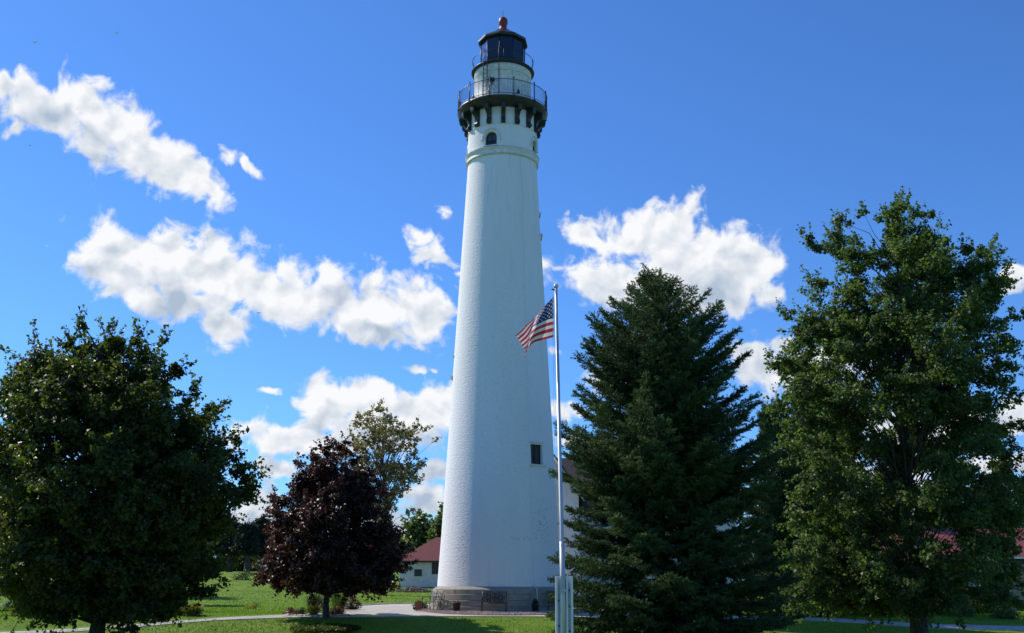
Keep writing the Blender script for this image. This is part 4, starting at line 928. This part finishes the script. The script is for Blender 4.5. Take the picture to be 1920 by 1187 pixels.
# ------------------------------------------------------------------ benches, pots, small things
def make_bench(loc, rz, label):
    root = empty('iron_bench', loc, rz, label=label, cat='bench', group='scrollwork iron benches round the tower base')
    W = 1.22
    mb = MB()   # seat of slats in a frame, front is -y
    for y in (-.24, .20): mb.tube([(-W / 2, y, .43), (W / 2, y, .43)], .016, 6)
    for i in range(17): x = -W / 2 + .04 + i * (W - .08) / 16; mb.box((x, -.02, .435), (.030, .44, .008))
    mb.build('seat', 'cast_metal', root)
    mb = MB()   # two framed panels of scrollwork leaning back
    def bp(x, h): return Vector((x, .20 + h * .22, .45 + h))
    for s in (-1, 1):
        c = s * (W / 4 + .003); hw = W / 4 - .015
        top = [bp(c - hw, .02), bp(c - hw, .48)] + [bp(c - hw * math.cos(math.pi * k / 8), .50 + .045 * math.sin(math.pi * k / 8)) for k in range(9)] + [bp(c + hw, .48), bp(c + hw, .02), bp(c - hw, .02)]
        mb.tube(top, .016, 6)
        for (dx, h, r) in [(0, .26, .11), (0, .26, .055), (-.15, .12, .085), (.15, .12, .085), (-.15, .40, .085), (.15, .40, .085), (-.15, .26, .05), (.15, .26, .05), (0, .44, .06), (0, .09, .06), (-.22, .26, .04), (.22, .26, .04)]:
            mb.tube([bp(c + dx + r * math.cos(a * .7854), h + r * math.sin(a * .7854)) for a in range(9)], .015, 4, False)
        for dx in (-.075, .075): mb.tube([bp(c + dx, .02), bp(c + dx * 1.5, .25), bp(c + dx, .5)], .014, 4, False)
    mb.build('backrest', 'cast_metal', root)
    for s in (-1, 1):
        x = s * W / 2
        mb = MB(); mb.tube([(x, .24, .66), (x, .0, .68), (x, -.22, .67), (x, -.27, .62), (x, -.23, .585)], .018, 6); mb.build('armrest', 'cast_metal', root)
        mb = MB(); mb.tube([(x, -.20, .66), (x, -.24, .43), (x, -.21, .22), (x, -.26, 0)], .019, 6); mb.build('leg', 'cast_metal', root)
        mb = MB(); mb.tube([(x, .33, 1.0), (x, .24, .66), (x, .20, .43), (x, .20, .22), (x, .28, 0)], .019, 6); mb.build('leg', 'cast_metal', root)
        mb = MB(); mb.tube([(x, -.22, .20), (x, 0, .30), (x, .20, .20)], .012, 5); mb.build('stretcher', 'cast_metal', root)
    return root
def around(th, r): t = R_(th); return (TX + r * math.sin(t), TY - r * math.cos(t), .08 + T(TX, TY - r * math.cos(t)))
b0 = make_bench(around(-3.2, 4.25), R_(-3.2), 'black iron bench standing in shade against the middle of the plinth')
def bench_copy(loc, rz, label):
    c = copy_tree(b0); c.location = loc; c.rotation_euler = (0, 0, rz); c['label'] = label; return c
mat('sun_glare_metal', (.38, .37, .35), .45, (.22, .21, .2), .1, metal=.3, scale=20)  # lighter bench metal: the sun's reflection is put into the base colour
pale = bench_copy(around(-57, 4.20), R_(-57), 'sunlit iron bench with sun glare coloured into its backrest at the left edge of the tower base beside a clay pot')
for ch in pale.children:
    if ch.name.split('.')[0] == 'backrest': ch.data = ch.data.copy(); ch.data.materials[0] = MATS['sun_glare_metal']
bench_copy(around(47, 4.25), R_(47), 'black iron bench in deep shade at the right of the plinth next to the post')
def pot(th, r, rad, h, m, label, square=False, plantmat=None, pl=None):
    p = around(th, r); root = empty('planter', p, label=label, cat='planter')
    mb = MB(); seg = 4 if square else 20; off = math.pi / 4 if square else 0; k = 1.41 if square else 1
    mb.lathe([(.01, 0), (rad * .72 * k, 0), (rad * .92 * k, h * .86), (rad * 1.04 * k, h * .87), (rad * 1.04 * k, h), (rad * .92 * k, h), (rad * .9 * k, h * .93), (.01, h * .92)], seg, smooth=not square, off=off); mb.build('pot', m, root)
    if plantmat:
        rng = np.random.default_rng(int(abs(th) * 7)); n = 260; P = nrm(rng.normal(size=(n, 3))) * rng.uniform(.2, 1, (n, 1)) * np.array([rad, rad, pl]); P[:, 2] = h + np.abs(P[:, 2])
        np_mesh('plant', leaves(P, P * .3 + rng.normal(0, 1, (n, 3)), .09, .05, rng), 4, plantmat, root, .5 + rng.normal(0, .2, n))
pot(-67, 4.62, .19, .42, 'terracotta', 'brown clay planter left of the sunlit bench', True, 'leaf_fresh', .07)
pot(-30, 4.30, .215, .43, 'dark_pot', 'round black pot on the gravel left of the middle bench', False, 'leaf_sedum', .06)
pot(25.5, 4.30, .20, .36, 'dark_pot', 'black pot with a leafy plant below the pipe on the plinth', False, 'leaf_far', .28)

def small_things():
    def G(px, py): return gp(px, py)
    q = around(-96, 4.35); plant('shrub', 'dark leafy shrub behind the sunlit bench at the tower base', 'shrub', q[0], q[1], .45, .72, 1600, .10, 'leaf_maple', 3)
    # bed under the purple maple
    p = at(614, 1150, 50.2)
    plant('ornamental_grass', 'tall bright green clump right of the purple maple trunk', 'plant', at(637, 1100, 58.5)[0], 58.5, .60, 1.2, 520, .035, 'leaf_fresh', 4, mode='blade')
    plant('shrub', 'dark reddish bush low behind the right side of the purple maple', 'shrub', at(664, 1100, 61)[0], 61, .60, .75, 1200, .10, 'leaf_purple', 5)
    plant('sedum', 'low rusty red flowering plant right of the purple maple trunk', 'plant', at(632, 1100, 54.8)[0], 54.8, .48, .42, 1400, .07, 'leaf_sedum', 6)
    plant('sage_bush', 'grey green flowering clump left of the purple maple trunk', 'plant', at(594, 1100, 56)[0], 56, .60, .95, 600, .03, 'leaf_juniper', 7, mode='blade')
    plant('daylily', 'yellowish green strappy plant directly left of the purple maple trunk', 'plant', at(590, 1100, 54.4)[0], 54.4, .38, .45, 500, .05, 'leaf_yellow', 8, mode='blade')
    plant('lavender', 'low blue green plant in the stone edged bed', 'plant', at(568, 1100, 54.8)[0], 54.8, .38, .35, 800, .06, 'leaf_juniper', 9)
    plant('shrub', 'low brownish bush at the left end of the stone edged bed', 'shrub', at(549, 1100, 54.8)[0], 54.8, .42, .34, 900, .07, 'leaf_sedum', 10)
    rng = np.random.default_rng(9)
    for i in range(22):
        px = 540 + i * 5.8 + rng.uniform(-1.5, 1.5); Y = 54.0 - .35 * math.sin(i / 21 * math.pi) + rng.uniform(-.08, .08); x = at(px, 1100, Y)[0]
        mb = MB(); r = rng.uniform(.05, .095); vs = []
        nlat, nlon = 5, 8
        for a in range(nlat + 1):
            for b in range(nlon):
                k = r * rng.uniform(.85, 1.1) if 0 < a < nlat else r * .9; w = math.pi * a / nlat; ph = 2 * math.pi * b / nlon
                vs.append((k * math.sin(w) * math.cos(ph) * 1.3, k * math.sin(w) * math.sin(ph), k * math.cos(w) * .75))
        fs = [(a * nlon + b, a * nlon + (b + 1) % nlon, (a + 1) * nlon + (b + 1) % nlon, (a + 1) * nlon + b) for a in range(nlat) for b in range(nlon)]
        mb.add(vs, fs, True); o = mb.build('edging_stone', 'stone_white', loc=(x, Y, T(x, Y) + .04)); tag(o, 'small pale stone in the row edging the flower bed', 'stone', 'edging stones of the flower bed')
    # ground cover mound round the purple maple
    n = 9000; a = rng.uniform(0, 6.28, n); rr = rng.uniform(0, 1, n) ** .5; P = np.c_[np.cos(a) * rr * 1.55, np.sin(a) * rr * 2.9, (1 - rr ** 2) * .12 + rng.uniform(0, .10, n)]
    o = np_mesh('ground_cover', leaves(P, rng.normal(0, .5, (n, 3)) + np.array([0, 0, 1]), .10, .08, rng), 4, 'leaf_maple', None, rng.uniform(0, .5, n)); o.location = (p[0], 50.2, T(p[0], 50.2) - .05)
    tag(o, 'dark leafy ground cover in the shade under the purple maple', 'ground cover', kind='stuff')
    # by the big maple
    plant('shrub', 'dark shrub on the lawn beyond the path right of the big maple', 'shrub', at(328, 1100, 54)[0], 54, .62, .50, 1600, .09, 'leaf_far', 12)
    plant('daylily', 'yellow green clump next to the dark shrub beyond the path', 'plant', at(364, 1100, 54)[0], 54, .60, .50, 800, .05, 'leaf_yellow', 13, mode='blade')
    plant('wildflower_clump', 'small yellow flowering clump left of the purple maple crown on the lawn', 'plant', at(478, 1100, 62)[0], 62, .5, .42, 600, .07, 'leaf_yellow', 14)
    plant('shrub', 'light green bush on the far edge of the lawn under the pines', 'shrub', at(450, 1100, 104)[0], 104, 1.0, 1.0, 700, .16, 'leaf_fresh', 15)
    plant('juniper', 'low grey green juniper at the foot of the white post', 'shrub', at(1034, 1150, 43)[0], 43, .75, .80, 4500, .06, 'leaf_juniper', 16, pointy=.5)
    plant('juniper', 'low juniper in front of the large spruce right of the white post', 'shrub', at(1105, 1150, 26)[0], 26, .8, .5, 4000, .06, 'leaf_juniper', 17, pointy=.5)
    plant('shrub', 'yellow green bush by the drive of the red roofed house', 'shrub', at(1880, 1130, 54)[0], 54, .75, .75, 1500, .11, 'leaf_fresh', 18)
    plant('shrub', 'small pale bush in front of the red roofed house beside the maple trunk', 'shrub', at(1800, 1130, 55)[0], 55, .8, .6, 1500, .11, 'leaf_fresh', 19)
    plant('shrub', 'dark bush below the small windows of the red roofed house', 'shrub', at(1835, 1130, 58)[0], 58, 1.1, .9, 1800, .13, 'leaf_far', 20)
    plant('shrub', 'dark bush at the foot of the hidden spruces on the right', 'shrub', at(1540, 1130, 55)[0], 55, 1.5, .9, 2200, .12, 'leaf_far', 21)
    plant('shrub', 'dark round bush right of the other one under the right hand trees', 'shrub', at(1650, 1130, 55.5)[0], 55.5, 1.6, .9, 2200, .12, 'leaf_far', 23)
    plant('shrub', 'pinkish bush by the left corner of the white shed', 'shrub', at(741, 1090, 92)[0], 92, .55, 1.0, 500, .14, 'leaf_sedum', 22)
    # rubble heap in front of the shed
    mb = MB(); c = at(777, 1100, 90); gz = T(c[0], 90)
    for i in range(420):
        a = rng.uniform(0, 6.28); r = rng.uniform(0, 1) ** .6; x = math.cos(a) * r * 1.5; y = math.sin(a) * r * .8; z = max(0, (1 - r) * .42) + rng.uniform(0, .06); s = rng.uniform(.05, .14)
        mb.box((x, y, z), (s, s * rng.uniform(.5, 1), s * rng.uniform(.4, .9)), rng.uniform(0, 3), rng.uniform(0, 3), rng.uniform(0, 3))
    o = mb.build('rubble', 'rubble_mix', loc=(c[0], 90, gz)); tag(o, 'low heap of broken stone in front of the white shed', 'rubble', kind='stuff')
    # white garden chair far left
    D = 58; c = at(8, 1150, D); root = empty('garden_chair', (c[0], D, 0), label='white garden lounger on the lawn at the left border', cat='chair')
    mb = MB()
    for i in range(6): mb.box((-.75 + i * .14, 0, .30), (.11, .55, .03))
    mb.build('seat', 'white_trim', root)
    mb = MB()
    for i in range(5): mb.box((.08 + i * .085, 0, .36 + i * .10), (.10, .55, .03), ry=-R_(52))
    mb.build('backrest', 'white_trim', root)
    for x in (-.7, .05):
        for y in (-.24, .24): mb = MB(); mb.box((x, y, .14), (.05, .05, .30)); mb.build('leg', 'white_trim', root)
    # birds
    for (px, py, d, m, lab) in [(65, 80, 46, 1, 'small white bird nearest the upper left corner of the sky'), (218, 63, 50, 1, 'small white bird in the sky right of the other high one'), (485, 587, 40, 0, 'small dark bird in front of the long middle cloud'), (56, 273, 60, 0, 'tiny dark bird below the upper left cloud')]:
        q = at(px, py, d); s = .15 * (1 if m else .6); mb = MB()
        mb.tube([(0, -s * .6, 0), (0, -s * .3, 0), (0, s * .2, 0), (0, s * .8, .01)], [s * .06, s * .16, s * .14, s * .03], 8)
        for k in (-1, 1): mb.add([(0, -s * .3, s * .08), (k * s * .6, -s * .1, s * .42), (k * s * 1.1, s * .1, s * .22), (k * s * .5, s * .25, s * .36), (0, s * .2, s * .08), (k * s * .5, s * .1, s * .28)], [(0, 1, 3, 4), (1, 2, 3), (0, 4, 5), (1, 5, 2)])
        o = mb.build('bird', 'bird_white' if m else 'rust_dark', loc=tuple(q)); tag(o, lab, 'bird', 'birds in the sky')
small_things()

# ------------------------------------------------------------------ grass and fallen leaves
def build_grass():
    rng = np.random.default_rng(77)
    def scatter(n, y0, y1, h, w, dens_pow=1.0):
        Y = y0 + (y1 - y0) * rng.uniform(0, 1, n) ** dens_pow; X = rng.uniform(-.52, .52, n) * Y
        r = np.hypot(X - TX, Y - TY); keep = r > 5.1
        # keep clear of the walks
        lowpx = np.array([(-200, 1197), (60, 1187), (200, 1178.5), (400, 1162.5), (560, 1155), (640, 1153)]); 
        px = CX + X / Y * 2062; dep = np.degrees(np.arctan((EYE - front_slope(Y)) / Y)); py = CY + F * np.tan(np.radians(14.09 + dep))
        yc = np.interp(px, [-200, 60, 200, 400, 560, 640, 1300, 1480, 1600, 1750, 1950, 2200], [1197, 1186.5, 1178.5, 1162.5, 1155.5, 1153, 1158, 1160, 1165, 1174.5, 1180, 1186])
        hw = np.interp(px, [-200, 200, 560, 640, 1300, 2200], [4, 3, 3.4, 5, 2.6, 4.6])
        keep &= ~((np.abs(py - yc) < hw) & ((px < 640) | (px > 1290)))
        keep &= ~((px >= 636) & (px <= 1300) & (py < 1157.6) & (Y < 72))
        X, Y = X[keep], Y[keep]; n = len(X); Z = terrain(X, Y)
        a = rng.uniform(0, 6.28, n); d = np.c_[np.cos(a), np.sin(a), np.zeros(n)]; B = np.c_[X, Y, Z]
        hh = h * rng.uniform(.5, 1.3, n) * (1 + .35 * np.sin(X * .9) * np.sin(Y * 1.3)); lean = rng.normal(0, .35, (n, 2)) * hh[:, None]
        V = np.empty((n, 3, 3)); V[:, 0] = B - d * w; V[:, 1] = B + d * w; V[:, 2] = B + np.c_[lean, hh]
        t = .45 + .18 * np.sin(X * .37 + 2) * np.sin(Y * .29) + rng.normal(0, .11, n)
        return V.reshape(-1, 3), t
    V1, t1 = scatter(190000, 38, 57, .055, .014, 1.0); V2, t2 = scatter(90000, 55, 105, .07, .03, 1.1)
    tag(np_mesh('grass', np.concatenate([V1, V2]), 3, 'grass_blade', None, np.concatenate([t1, t2])), 'short mown green grass of the lawn', 'grass', kind='stuff')
    n = 650; px = rng.uniform(250, 600, n); py = rng.uniform(1163, 1187, n); P = np.array([np.append(gp(a, b), 0) for a, b in zip(px, py)])
    P2 = np.array([np.append(gp(a, b), 0) for a, b in zip(rng.uniform(600, 1030, 160), rng.uniform(1162, 1187, 160))]); P = np.concatenate([P, P2]); n = len(P); P[:, 2] = terrain(P[:, 0], P[:, 1]) + .05
    tag(np_mesh('leaves', leaves(P, rng.normal(0, .4, (n, 3)) + np.array([0, 0, 1]), .075, .06, rng), 4, 'leaf_fallen', None, rng.uniform(0, 1, n)), 'brown fallen leaves scattered on the lawn', 'fallen leaves', kind='stuff')
build_grass()
print('faces', sum(len(o.data.polygons) for o in bpy.data.objects if o.type == 'MESH'))
